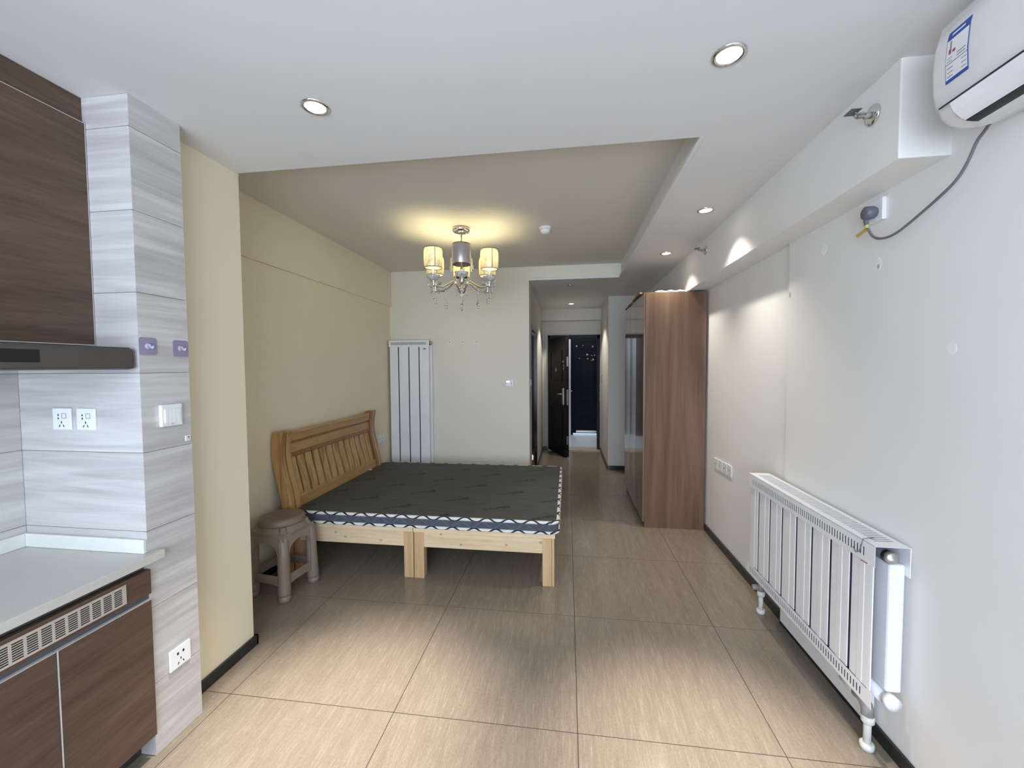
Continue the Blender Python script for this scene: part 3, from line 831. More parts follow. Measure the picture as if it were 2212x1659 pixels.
# ================================================================== RADIATORS
def frange(a, b, n): return [a+(b-a)*i/n for i in range(n+1)]
def slot_lines(a, b, n, duty):
    """line coordinates a..b with n slots; odd cells are slots"""
    p = (b-a)/n; out = [a]
    for i in range(n):
        s = a+i*p+p*(1-duty)/2; out += [s, s+p*duty]
    out.append(b); return out
def radiator_right():
    y0, y1 = 1.625, 2.675; XF, XBK = 1.118, 1.232; zt, zb = 0.852, 0.235
    r = thing('wall_radiator', 'long low white panel radiator on the right wall above the baseboard', 'radiator', (1.17, 2.15, zb))
    # panels: eight flat aluminium columns with dark gaps
    edges = [y0+0.01] + [1.763, 1.889, 2.024, 2.152, 2.287, 2.418, 2.552] + [y1-0.01]
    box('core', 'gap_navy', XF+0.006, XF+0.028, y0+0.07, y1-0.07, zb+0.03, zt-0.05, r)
    for a, b in zip(edges[:-1], edges[1:]):
        p = [(a+0.007, XF+0.0055), (a+0.009, XF+0.0035), (a+0.02, XF+0.003), ((a+b)/2-0.016, XF+0.003), ((a+b)/2-0.013, XF+0.0015), ((a+b)/2+0.013, XF+0.0015), ((a+b)/2+0.016, XF+0.003), (b-0.02, XF+0.003), (b-0.009, XF+0.0035), (b-0.007, XF+0.0055), (b-0.007, XF+0.0065), (a+0.007, XF+0.0065)]
        MB().prism([(q[1], q[0]) for q in p], 'z', zb+0.06, zt-0.06).build('panel', 'radiator_white', r)
        MB().box(1.175, XBK-0.004, a+0.006, b-0.006, zb+0.06, zt-0.07).build('rear_panel', 'radiator_white', r, 0.008)
    # top cover: front plate with slots
    ys = [y0]+slot_lines(y0+0.05, y1-0.05, 56, 0.42)[1:-1]+[y1]
    zs = [zt-0.078, zt-0.058, zt-0.024, zt]
    hole = lambda i, j: j == 1 and i % 2 == 1
    c = MB().slots(ys, zs, hole, lambda u, v, d: (XF-0.004+d, u, v), 0.001).build('top_cover', 'radiator_white', r)
    box('slot_shadow', 'gap_navy', XF-0.0027, XF+0.002, y0+0.045, y1-0.045, zt-0.06, zt-0.022, r)  # dark plates behind the slots, painting in the shadowed interior
    box('slot_shadow', 'gap_navy', XF+0.026, XBK-0.016, y0+0.045, y1-0.045, zt-0.006, zt-0.0013, r)
    box('slot_shadow', 'gap_navy', XF-0.0017, XF+0.003, y0+0.045, y1-0.025, zb+0.012, zb+0.048, r)
    # top grille
    xs = [XF-0.004, XF+0.028, XBK-0.018, XBK]
    MB().slots(ys, xs, hole, lambda u, v, d: (v, u, zt-d), 0.001).build('top_grille', 'radiator_white', r)
    ys2 = [y0]+slot_lines(y0+0.05, y1-0.03, 56, 0.42)[1:-1]+[y1]
    zs = [zb, zb+0.014, zb+0.046, zb+0.062]
    MB().slots(ys2, zs, hole, lambda u, v, d: (XF-0.003+d, u, v), 0.001).build('bottom_cover', 'radiator_white', r)
    box('back_plate', 'radiator_white', XBK-0.003, XBK, y0, y1, zt-0.11, zt-0.003, r)
    MB().lathe([(0.021, 0.0), (0.021, y1-y0-0.06)], (1.178, y0+0.03, zt-0.045), 'y', 16).build('header_pipe', 'dark_grey', r)
    MB().lathe([(0.0, -0.002), (0.018, 0.0), (0.024, 0.008), (0.024, 0.03)], (1.178, y0+0.004, zt-0.045), 'y', 18).build('end_plug', 'steel', r)
    MB().lathe([(0.022, 0.0), (0.022, y1-y0-0.04)], (1.178, y0+0.035, zb+0.03), 'y', 16).build('header_pipe', 'radiator_white', r)
    MB().lathe([(0.0, 0.0), (0.026, 0.001), (0.026, 0.03)], (1.185, y0-0.012, zb+0.035), 'y', 18).build('end_cap', 'white_plastic', r)
    # small label on the nearest panel, bent wire hooked on the cover
    MB().box(XF-0.0005, XF+0.002, 1.665, 1.70, 0.765, 0.787).build('maker_label', 'label_white', r)
    MB().box(XF-0.0012, XF+0.001, 1.692, 1.70, 0.766, 0.786).build('maker_label', 'label_ink', r)
    MB().box(XF-0.0012, XF+0.001, 1.666, 1.690, 0.768, 0.771).build('maker_label', 'label_red', r)
    # pipes down to the floor
    for (y, near) in ((2.615, False), (1.722, True)):
        x = 1.172
        p = MB().lathe([(0.013, 0.0), (0.013, 0.10)], (x, y, 0.02), 'z', 14)
        p.build('floor_pipe', 'pipe_white', r)
        MB().lathe([(0.022, 0.0), (0.024, 0.01), (0.024, 0.022), (0.020, 0.026), (0.016, 0.026)], (x, y, 0.001), 'z', 18).build('floor_collar', 'pipe_white', r)
        MB().lathe([(0.016, 0.0), (0.022, 0.008), (0.022, 0.030), (0.018, 0.034)], (x, y, 0.105), 'z', 16).build('pipe_nut', 'pipe_white', r)
        if near:
            MB().tube([(x, y, 0.138), (x, y+0.003, 0.165), (x, y+0.02, 0.182), (x, y+0.045, 0.185), (x, y+0.06, 0.187)], 0.021, 14).build('elbow', 'pipe_grey', r)
            MB().lathe([(0.022, 0), (0.024, 0.005), (0.024, 0.055), (0.021, 0.06), (0.021, 0.085)], (x, y+0.055, 0.187), 'y', 18).build('valve', 'pipe_white', r)
            MB().lathe([(0.0245, 0), (0.0245, 0.006)], (x, y+0.052, 0.187), 'y', 18).build('valve_ring', 'plug_grey', r)
        else:
            MB().tube([(x, y, 0.135), (x, y, 0.20)], 0.017, 12).build('elbow', 'pipe_grey', r)
            MB().lathe([(0.012, 0), (0.016, 0.004), (0.016, 0.03), (0.01, 0.036)], (x-0.045, y+0.012, 0.155), 'x', 14).build('valve', 'pipe_grey', r)
    MB().box(1.205, 1.236, 1.78, 2.46, 0.055, 0.20).build('rear_shield', 'radiator_white', r, 0.004)
    for y in (1.80, 2.45): MB().box(1.20, XR, y, y+0.03, 0.42, 0.47).build('bracket', 'steel', r)
    wire = [(XF-0.007, 1.735, 0.805), (XF-0.008, 1.72, 0.79), (XF-0.008, 1.70, 0.80), (XF-0.007, 1.69, 0.835), (XF-0.004, 1.687, 0.856), (XF+0.02, 1.69, 0.858), (XF+0.045, 1.705, 0.856)]
    tag(MB().tube(wire, 0.0016, 6).build('bent_wire', 'cable_grey'), 'thin bent wire hooked over the low radiator', 'wire')
radiator_right()

def radiator_back():
    x0, x1 = -2.150, -1.640; YF, zt, zb = 4.705, 1.845, 0.25
    r = thing('wall_radiator', 'tall narrow white panel radiator on the back wall', 'radiator', ((x0+x1)/2, 4.75, zb))
    ed = [x0+0.004, -2.029, -1.899, -1.770, x1-0.004]
    for a, b in zip(ed[:-1], ed[1:]):
        p = [(a+0.006, YF+0.006), (a+0.009, YF+0.003), (b-0.009, YF+0.003), (b-0.006, YF+0.006), (b-0.006, YF+0.03), (a+0.006, YF+0.03)]
        MB().prism(p, 'z', zb+0.06, zt-0.07).build('panel', 'radiator_white', r)
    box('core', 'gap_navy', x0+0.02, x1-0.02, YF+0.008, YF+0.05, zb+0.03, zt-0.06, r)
    xs = [x0]+slot_lines(x0+0.03, x1-0.035, 26, 0.40)[1:-1]+[x1]
    hole = lambda i, j: j == 1 and i % 2 == 1
    MB().slots(xs, [zt-0.078, zt-0.055, zt-0.02, zt], hole, lambda u, v, d: (u, YF-0.002+d, v), 0.001).build('top_cover', 'radiator_white', r)
    box('slot_shadow', 'gap_navy', x0+0.028, x1-0.033, YF-0.0007, YF+0.002, zt-0.057, zt-0.018, r)  # dark plate stands in for the shadow inside the slots
    box('top_plate', 'radiator_white', x0, x1, YF, YF+0.07, zt-0.004, zt, r)
    box('rear_frame', 'radiator_white', x0, x1+0.014, YF+0.055, YF+0.09, zb+0.03, zt-0.05, r)
    MB().slots(xs, [zb, zb+0.02, zb+0.055, zb+0.075], hole, lambda u, v, d: (u, YF-0.002+d, v), 0.001).build('bottom_cover', 'radiator_white', r)
    MB().lathe([(0.0, 0), (0.022, 0.0), (0.022, 0.02)], (x1-0.004, YF+0.035, zt-0.035), 'x', 14).build('end_plug', 'steel', r)
    MB().box(-1.715, -1.685, YF+0.001, YF+0.004, 1.735, 1.75).build('maker_label', 'label_red', r)
    MB().lathe([(0.013, 0), (0.013, zb)], (-2.10, YF+0.045, 0.0), 'z', 12).build('floor_pipe', 'pipe_white', r)
    MB().lathe([(0.013, 0), (0.013, zb)], (-1.70, YF+0.045, 0.0), 'z', 12).build('floor_pipe', 'pipe_white', r)
radiator_back()

# ================================================================== AIR CONDITIONER
def aircon():
    y0, y1 = 0.50, 1.357
    a = thing('air_conditioner', 'white wall mounted air conditioner with blue label at top right', 'air conditioner', (1.15, 0.94, 2.19))
    prof = [(1.246, 2.50), (1.12, 2.50), (1.075, 2.487), (1.045, 2.455), (1.032, 2.40), (1.028, 2.34), (1.031, 2.28), (1.040, 2.240)]
    low = [(1.043, 2.236), (1.055, 2.212), (1.075, 2.193), (1.105, 2.182), (1.15, 2.182), (1.20, 2.195), (1.246, 2.215)]
    def shell(pf, ya, yb, name, mat, parent, cap=0.02, close=None):
        # extruded profile whose ends are drawn in a little so that the ends look rounded
        c = Vector((1.16, 0, 2.35)); v = []; f = []
        st = [(ya, 0.93), (ya+cap*0.3, 0.975), (ya+cap, 1.0), (yb-cap, 1.0), (yb-cap*0.3, 0.975), (yb, 0.93)] if cap else [(ya, 1), (yb, 1)]
        pts = pf + (close or [])
        n = len(pts)
        for y, k in st:
            for (x, z) in pts:
                xx = 1.246-(1.246-x)*k; zz = c.z+(z-c.z)*k
                v.append((xx, y, zz))
        for s in range(len(st)-1):
            for i in range(n): j = (i+1) % n; f.append((s*n+i, s*n+j, (s+1)*n+j, (s+1)*n+i))
        f += [tuple(range(n-1, -1, -1)), tuple(range((len(st)-1)*n, len(st)*n))]
        o = MB().add(v, f, False).build(name, mat, parent)
        for p in o.data.polygons: p.use_smooth = len(p.vertices) == 4
        return o
    shell(prof, y0, y1, 'front_panel', 'ac_plastic', a, 0.02, [(1.06, 2.238), (1.246, 2.238)])
    shell(low, y0, y1, 'lower_body', 'ac_plastic', a, 0.02, [(1.246, 2.236)])
    # outlet: dark throat, closed flap
    box('seam', 'black', 1.0405, 1.06, y0+0.02, y1-0.022, 2.2366, 2.2388, a)
    fy0, fy1 = y0+0.045, y1-0.055
    flap = [(1.0405, 2.2325), (1.0525, 2.2085), (1.0715, 2.190), (1.082, 2.1855)]
    fl2 = [(x+0.004, z+0.003) for x, z in reversed(flap)]
    MB().prism(flap+fl2, 'y', fy0, fy1).build('air_flap', 'ac_plastic', a)
    MB().prism([(1.083, 2.1835), (1.098, 2.1805), (1.112, 2.1795), (1.112, 2.184), (1.083, 2.188)], 'y', fy0, fy1).build('air_outlet', 'black', a)
    for k in range(6):
        y = 0.78+0.055*k
        MB().box(1.130, 1.137, y, y+0.04, 2.1805, 2.183).build('print_mark', 'dark_grey', a)
    # the label, bent with the panel
    def on_panel(z):
        for (xa, za), (xb, zb) in zip(prof[:-1], prof[1:]):
            if zb <= z <= za: t = (z-za)/(zb-za); return xa+(xb-xa)*t
        return 1.03
    def patch(ya, yb, za, zb, off, name, mat, parent):
        n = 8; v = []; f = []
        for i in range(n+1):
            z = za+(zb-za)*i/n; x = on_panel(z)-off
            v += [(x, ya, z), (x, yb, z), (x+0.0004, ya, z), (x+0.0004, yb, z)]
        for i in range(n):
            k = i*4; f += [(k, k+1, k+5, k+4), (k+2, k+6, k+7, k+3), (k, k+4, k+6, k+2), (k+1, k+3, k+7, k+5)]
        f += [(0, 2, 3, 1), (n*4, n*4+1, n*4+3, n*4+2)]
        return MB().add(v, f).build(name, mat, parent)
    LY0, LY1, LZ0, LZ1 = 1.238, 1.302, 2.282, 2.418
    lb = patch(LY0, LY1, LZ0, LZ1, 0.0011, 'energy_label', 'label_blue', a)
    patch(LY0+0.002, LY1-0.002, LZ0+0.009, LZ0+0.048, 0.0017, 'label_field', 'label_white', lb)
    patch(LY0+0.002, LY1-0.002, LZ0+0.050, LZ1-0.024, 0.0017, 'label_field', 'label_white', lb)
    patch(LY1-0.016, LY1-0.011, LZ0+0.086, LZ0+0.108, 0.0022, 'grade_bar', 'label_grey', lb)
    patch(LY1-0.016, LY1-0.009, LZ0+0.074, LZ0+0.087, 0.0022, 'grade_bar', 'label_red', lb)
    patch(LY1-0.028, LY1-0.020, LZ0+0.074, LZ0+0.082, 0.0022, 'grade_mark', 'label_red', lb)
    for k in range(3): patch(LY1-0.022, LY1-0.006, LZ0+0.014+0.011*k, LZ0+0.0165+0.011*k, 0.0022, 'text_line', 'label_ink', lb)
    for k in range(3): patch(LY0+0.004, LY0+0.018, LZ0+0.016+0.011*k, LZ0+0.018+0.011*k, 0.0022, 'text_line', 'label_ink', lb)
    for k in range(2): patch(LY0+0.006, LY0+0.030, LZ0+0.055+0.008*k, LZ0+0.0575+0.008*k, 0.0022, 'text_line', 'label_ink', lb)
    for k in range(2): patch(LY1-0.020, LY1-0.006, LZ0+0.054+0.008*k, LZ0+0.056+0.008*k, 0.0022, 'text_line', 'label_ink', lb)
    patch(LY0+0.014, LY1-0.014, LZ1-0.015, LZ1-0.010, 0.0022, 'text_line', 'label_white', lb)
    # power cord with plug and yellow tag
    pts = [(1.20, 1.372, 2.205), (1.213, 1.40, 2.20), (1.215, 1.425, 2.185), (1.217, 1.452, 2.135), (1.218, 1.490, 2.095), (1.219, 1.545, 2.071), (1.22, 1.60, 2.050), (1.22, 1.676, 2.022), (1.22, 1.73, 2.007), (1.22, 1.775, 2.006), (1.22, 1.815, 2.015), (1.218, 1.842, 2.032), (1.214, 1.855, 2.055), (1.206, 1.861, 2.085)]
    def smooth_path(p, it=2):
        p = [Vector(q) for q in p]
        for _ in range(it):
            q = [p[0]]
            for i in range(len(p)-1): q += [p[i]*0.75+p[i+1]*0.25, p[i]*0.25+p[i+1]*0.75]
            q.append(p[-1]); p = q
        return p
    cord = MB().tube(smooth_path(pts), 0.0046, 8).build('power_cord', 'cable_grey', a)
    MB().tube([(1.206, 1.861, 2.085), (1.204, 1.862, 2.112)], 0.008, 10, radii=[0.0075, 0.0095]).build('plug', 'plug_grey', cord)
    MB().lathe([(0.018, 0), (0.025, 0.004), (0.026, 0.03), (0.019, 0.045)], (1.192, 1.858, 2.132), 'x', 18).build('plug', 'plug_grey', cord)
    MB().tube([(1.208, 1.8605, 2.072), (1.2065, 1.861, 2.088)], 0.0075, 10).build('tag_band', 'tag_band', cord)
    MB().prism([(1.862, 2.076), (1.858, 2.062), (1.915, 2.050), (1.926, 2.064)], 'x', 1.207, 1.2085).build('warning_tag', 'tag_yellow', cord)
aircon()

# ================================================================== SOCKETS, SWITCHES, HOOKS
def plate_x(name, x, sgn, yc, zc, w=0.086, h=0.086, holes='5', label='', cat='socket', group=None, depth=0.008, mat='white_plastic'):
    """wall plate on a wall of constant x; sgn = direction its face looks"""
    t = thing(name, label, cat, (x, yc, zc-h/2), group)
    xa, xb = x, x+sgn*depth
    box('plate', mat, xa, xb, yc-w/2, yc+w/2, zc-h/2, zc+h/2, t, 0.003)
    xc, xd = xb-sgn*0.001, xb+sgn*0.0006
    if holes == '5':
        for (dy, dz) in ((-0.012, 0.016), (0.012, 0.016)):
            box('slot', 'black', xc, xd, yc+dy-0.004, yc+dy+0.004, zc+dz-0.005, zc+dz+0.005, t)
        box('slot', 'black', xc, xd, yc-0.0018, yc+0.0018, zc-0.014, zc-0.004, t)
        for s in (-1, 1):
            m = MB().box(xc, xd, yc-0.0018, yc+0.0018, zc-0.030, zc-0.020)
            cc = Vector((0, yc+s*0.011, zc-0.025)); R_ = Matrix.Rotation(s*0.5, 3, 'X')
            m.xf(lambda p: cc + R_ @ (p-Vector((0, yc, zc-0.025)))).build('slot', 'black', t)
    elif holes == '2':
        for dy in (-0.014, 0.010): box('slot', 'black', xc, xd, yc+dy-0.003, yc+dy+0.003, zc-0.005, zc+0.005, t)
    elif holes == 'dot':
        MB().lathe([(0.006, 0), (0.006, 0.001)], (xb-0.0005, yc, zc), 'x', 10).build('jack', 'black', t)
    elif holes == 'line':
        box('slot', 'pipe_grey', xc, xd, yc-0.018, yc+0.018, zc-0.002, zc+0.002, t)
    return t
# switch with four rockers on the tiled pillar
sw = thing('light_switch', 'white four rocker light switch on the tiled pillar', 'switch', (-1.6, 1.44, 1.286))
box('plate', 'white_plastic', -1.6, -1.586, 1.396, 1.486, 1.287, 1.375, sw, 0.004)
for k in range(4): box('rocker', 'white_plastic', -1.587, -1.582, 1.409+k*0.0168, 1.409+k*0.0168+0.016, 1.302, 1.357, sw, 0.001)
box('logo_mark', 'pipe_grey', -1.5865, -1.5855, 1.437, 1.447, 1.294, 1.2965, sw)
plate_x('wall_socket', -1.6, 1, 1.440, 0.328, 0.092, 0.086, '5', 'white wall socket low on the tiled pillar near the floor', group='white wall sockets')
# two sockets on the daylit pillar face
def plate_y(name, y, sgn, xc, zc, label, group=None):
    t = thing(name, label, 'socket', (xc, y, zc-0.043), group); w = h = 0.084
    ya, yb = y, y+sgn*0.008
    box('plate', 'white_plastic', xc-w/2, xc+w/2, ya, yb, zc-h/2, zc+h/2, t, 0.003)
    yc, yd = yb-sgn*0.001, yb+sgn*0.0006
    for dz in (0.016, 0.003): MB().prism([(xc-0.018, zc+dz-0.004), (xc-0.010, zc+dz-0.004), (xc-0.014, zc+dz+0.005)], 'y', yc, yd).build('indicator', 'black', t)
    o = [(xc+0.002, zc+0.002), (xc+0.022, zc+0.002), (xc+0.022, zc+0.022), (xc+0.002, zc+0.022)]
    i = [(xc+0.004, zc+0.004), (xc+0.020, zc+0.004), (xc+0.020, zc+0.020), (xc+0.004, zc+0.020)]
    MB().ring(o, i, 'y', yc, yd).build('rocker_outline', 'label_grey', t)
    box('slot', 'black', xc-0.002, xc+0.002, yc, yd, zc-0.018, zc-0.009, t)
    for s in (-1, 1):
        m = MB().box(xc-0.0015, xc+0.0015, yc, yd, zc-0.032, zc-0.022); cc = Vector((xc+s*0.009, 0, zc-0.027)); R_ = Matrix.Rotation(-s*0.5, 3, 'Y')
        m.xf(lambda p: cc + R_ @ (p-Vector((xc, 0, zc-0.027)))).build('slot', 'black', t)
    return t
plate_y('wall_socket', 1.332, -1, -1.950, 1.326, 'white switched socket on the daylit tiles nearer the kitchen corner', 'kitchen sockets')
plate_y('wall_socket', 1.332, -1, -1.840, 1.326, 'white switched socket on the daylit tiles nearer the pillar edge', 'kitchen sockets')
# bed wall pair
plate_x('wall_socket', XB, 1, 4.535, 0.685, 0.086, 0.088, '2', 'white socket above the mattress next to the tall radiator', group='bed wall sockets')
plate_x('wall_socket', XB, 1, 4.440, 0.690, 0.086, 0.088, 'line', 'white wall plate just behind the far headboard post', group='bed wall sockets')
# right wall row of four
for k, (hl, lab) in enumerate((('2', 'wall plate of the row of four closest to the wardrobe'), ('line', 'second wall plate from the wardrobe in the row of four'), ('dot', 'third wall plate from the wardrobe in the row of four'), ('line', 'wall plate of the row of four closest to the low radiator'))):
    plate_x('wall_plate', XRF, -1, 3.665-k*0.096, 0.678+k*0.004, 0.090, 0.090, hl, 'white '+lab, 'wall plate', 'row of four wall plates')
plate_x('wall_socket', XR, -1, 1.868, 2.138, 0.098, 0.088, 'none', 'white wall socket holding the plug of the air conditioner', depth=0.016)
# adhesive hooks on the pillar
def pad_hook(yc, zc, label):
    t = thing('adhesive_hook', label, 'hook', (-1.6, yc, zc-0.034), 'lavender adhesive hooks')
    r = 0.010; w = 0.034; pts = []
    for (sx, sz, s) in ((1, -1, -PI/2), (1, 1, 0), (-1, 1, PI/2), (-1, -1, PI)):
        for k in range(5): a = s+k*PI/8; pts.append((yc+sx*(w-r)+r*math.cos(a), zc+sz*(w-r)+r*math.sin(a)))
    MB().prism(pts, 'x', -1.6, -1.5985).build('pad', 'hook_lavender', t)
    MB().tube([(-1.598, yc, zc+0.008), (-1.590, yc, zc+0.004), (-1.586, yc, zc-0.004), (-1.580, yc, zc-0.008), (-1.574, yc, zc+0.002)], 0.004, 8).build('peg', 'hook_boss', t)
    MB().lathe([(0.013, 0), (0.011, 0.003)], (-1.5985, yc, zc), 'x', 16).build('boss', 'hook_boss', t)
pad_hook(1.367, 1.605, 'lavender adhesive hook beside the range hood end')
pad_hook(1.500, 1.602, 'lavender adhesive hook at the pillar edge next to the cream pier')
cp = thing('clear_hook', 'tiny clear hook low on the pillar under the light switch', 'hook', (-1.6, 1.516, 1.21))
box('pad', 'white_plastic', -1.6, -1.597, 1.504, 1.528, 1.212, 1.236, cp, 0.002)
MB().tube([(-1.597, 1.516, 1.23), (-1.588, 1.516, 1.222), (-1.583, 1.516, 1.228)], 0.003, 8).build('peg', 'steel', cp)
# three clear hooks on the back wall
for k, (x, lab) in enumerate(((-1.416, 'clear stick-on hook on the back wall closest to the tall radiator'), (-1.255, 'middle clear stick-on hook on the back wall'), (-1.084, 'clear stick-on hook on the back wall closest to the hallway'))):
    t = thing('wall_hook', lab, 'hook', (x, YB, 1.77), 'three clear hooks on the back wall')
    box('pad', 'white_plastic', x-0.016, x+0.016, YB-0.003, YB, 1.772, 1.832, t, 0.003)
    MB().lathe([(0.006, 0), (0.006, 0.004)], (x, YB-0.006, 1.822), 'y', 10).build('screw', 'cable_grey', t)
    MB().tube([(x, YB-0.003, 1.80), (x, YB-0.012, 1.785), (x, YB-0.022, 1.782), (x, YB-0.026, 1.795)], 0.005, 8).build('peg', 'white_plastic', t)
# thermostat
t = thing('thermostat', 'small square thermostat with lit display on the back wall', 'thermostat', (-0.68, YB, 1.268))
box('body', 'white_plastic', -0.727, -0.633, YB-0.022, YB, 1.270, 1.362, t, 0.006)
box('display', 'lcd_glow', -0.722, -0.680, YB-0.0228, YB-0.021, 1.334, 1.352, t)
MB().prism([(-0.676, 1.348), (-0.650, 1.330), (-0.668, 1.305), (-0.672, 1.309), (-0.658, 1.330), (-0.679, 1.344)], 'y', YB-0.0228, YB-0.021).build('arrow_mark', 'label_grey', t)
box('button_row', 'label_grey', -0.715, -0.680, YB-0.0228, YB-0.021, 1.284, 1.290, t)
MB().lathe([(0.006, 0), (0.006, 0.001)], (-0.657, YB-0.023, 1.288), 'y', 10).build('button', 'label_grey', t)
# hallway bits
sw = thing('light_switch', 'small white switch on the hallway edge beside the bathroom door', 'switch', (HX0, 5.0, 1.30))
box('plate', 'white_plastic', -0.448, -0.440, 4.93, 5.03, 1.28, 1.37, sw, 0.003)
box('rocker', 'white_plastic', -0.440, -0.437, 4.945, 5.015, 1.295, 1.355, sw, 0.001)
nl_ = thing('glow_oval', 'small glowing oval low on the bathroom door frame', 'night light', (-0.446, 5.15, 0.30))  # small white oval with an emissive face and a black rim
MB().lathe([(0.0, 0.010), (0.012, 0.008), (0.020, 0.0)], (0, 0, 0), 'x', 16).xf(lambda p: Vector((-0.446+p.x, 5.15+p.y, 0.36+p.z*2.0))).build('lens', 'oval_glow', nl_)
MB().lathe([(0.026, 0.0), (0.024, 0.003)], (0, 0, 0), 'x', 16).xf(lambda p: Vector((-0.447+p.x, 5.15+p.y, 0.36+p.z*1.8))).build('rim', 'black', nl_)
hc = [(HX1-0.003, 6.95, 1.38), (HX1-0.02, 6.95, 1.36), (HX1-0.03, 6.93, 1.30), (HX1-0.02, 6.90, 1.25)]
tag(MB().tube(hc, 0.005, 6).build('hanging_wire', 'cable_grey'), 'short dark wire hanging from the right hallway wall', 'wire')

# ================================================================== CEILING FITTINGS
WARM = (1.0, 0.92, 0.82)
def downlight(x, y, label, power, lit=True, spot=70, blend=0.6, col=WARM, r=0.052):
    t = thing('downlight', label, 'downlight', (x, y, ZL-0.006), 'recessed ceiling downlights')
    MB().lathe([(r*0.72, -0.001), (r*0.80, -0.006), (r, -0.004), (r, 0.0)], (x, y, ZL), 'z', 28, True, False).build('trim_ring', 'chrome', t)
    MB().lathe([(0.0, 0.0), (r*0.74, 0.0)], (x, y, ZL-0.0025), 'z', 28, False, False).build('lens', 'lamp_glow' if lit else 'lamp_off', t)
    if lit:
        light_child('downlight_beam', 'SPOT', (x, y, ZL-0.008), t, power, col, spot_size=math.radians(spot), spot_blend=blend, shadow_soft_size=0.03)
    return t
downlight(-0.969, 1.505, 'lit ceiling downlight on the kitchen side nearest the pillar', 640, spot=42, blend=1.0)
downlight(0.523, 1.454, 'lit ceiling downlight nearest the air conditioner', 520, spot=40, blend=1.0)
downlight(0.893, 2.842, 'lit ceiling downlight between tray and beam above the radiator', 64, spot=102, blend=0.9)
downlight(0.880, 3.856, 'lit ceiling downlight just in front of the wardrobe', 64, spot=102, blend=0.9)
downlight(0.061, 6.668, 'lit ceiling downlight deep in the hallway', 80, spot=110, blend=0.35)
downlight(0.036, 5.19, 'unlit ceiling downlight at the hallway mouth', 0, lit=False)

sd = thing('smoke_detector', 'white conical smoke detector on the tray ceiling', 'smoke detector', (-0.185, 3.48, ZH-0.05))
MB().lathe([(0.052, 0.0), (0.052, -0.014), (0.046, -0.020)], (-0.185, 3.48, ZH), 'z', 24).build('base', 'white_plastic', sd)
MB().lathe([(0.045, -0.018), (0.040, -0.038), (0.028, -0.054), (0.0, -0.056)], (-0.185, 3.48, ZH), 'z', 24).build('cap', 'white_plastic', sd)

def sprinkler(y, z, label):
    t = thing('sprinkler', label, 'sprinkler', (1.095, y, z), 'side wall sprinklers')
    MB().lathe([(0.036, 0.0), (0.034, -0.006), (0.020, -0.010), (0.012, -0.010)], (1.095, y, z), 'x', 24).build('escutcheon', 'chrome', t)
    MB().lathe([(0.011, -0.008), (0.011, -0.028), (0.006, -0.030), (0.006, -0.050)], (1.095, y, z), 'x', 12).build('body', 'pipe_grey', t)
    for s in (-1, 1):
        MB().tube([(1.068, y+s*0.008, z), (1.052, y+s*0.018, z+0.002), (1.036, y+s*0.006, z+0.004)], 0.0028, 6).build('frame_arm', 'pipe_grey', t)
    MB().box(1.010, 1.045, y-0.022, y+0.022, z+0.014, z+0.0165).build('deflector', 'dark_grey', t)
    MB().tube([(1.045, y, z+0.002), (1.036, y, z+0.016)], 0.003, 6).build('pin', 'pipe_grey', t)
sprinkler(1.672, 2.418, 'chrome side wall sprinkler on the beam next to the air conditioner')
sprinkler(3.47, 2.44, 'chrome side wall sprinkler on the beam near the wardrobe')

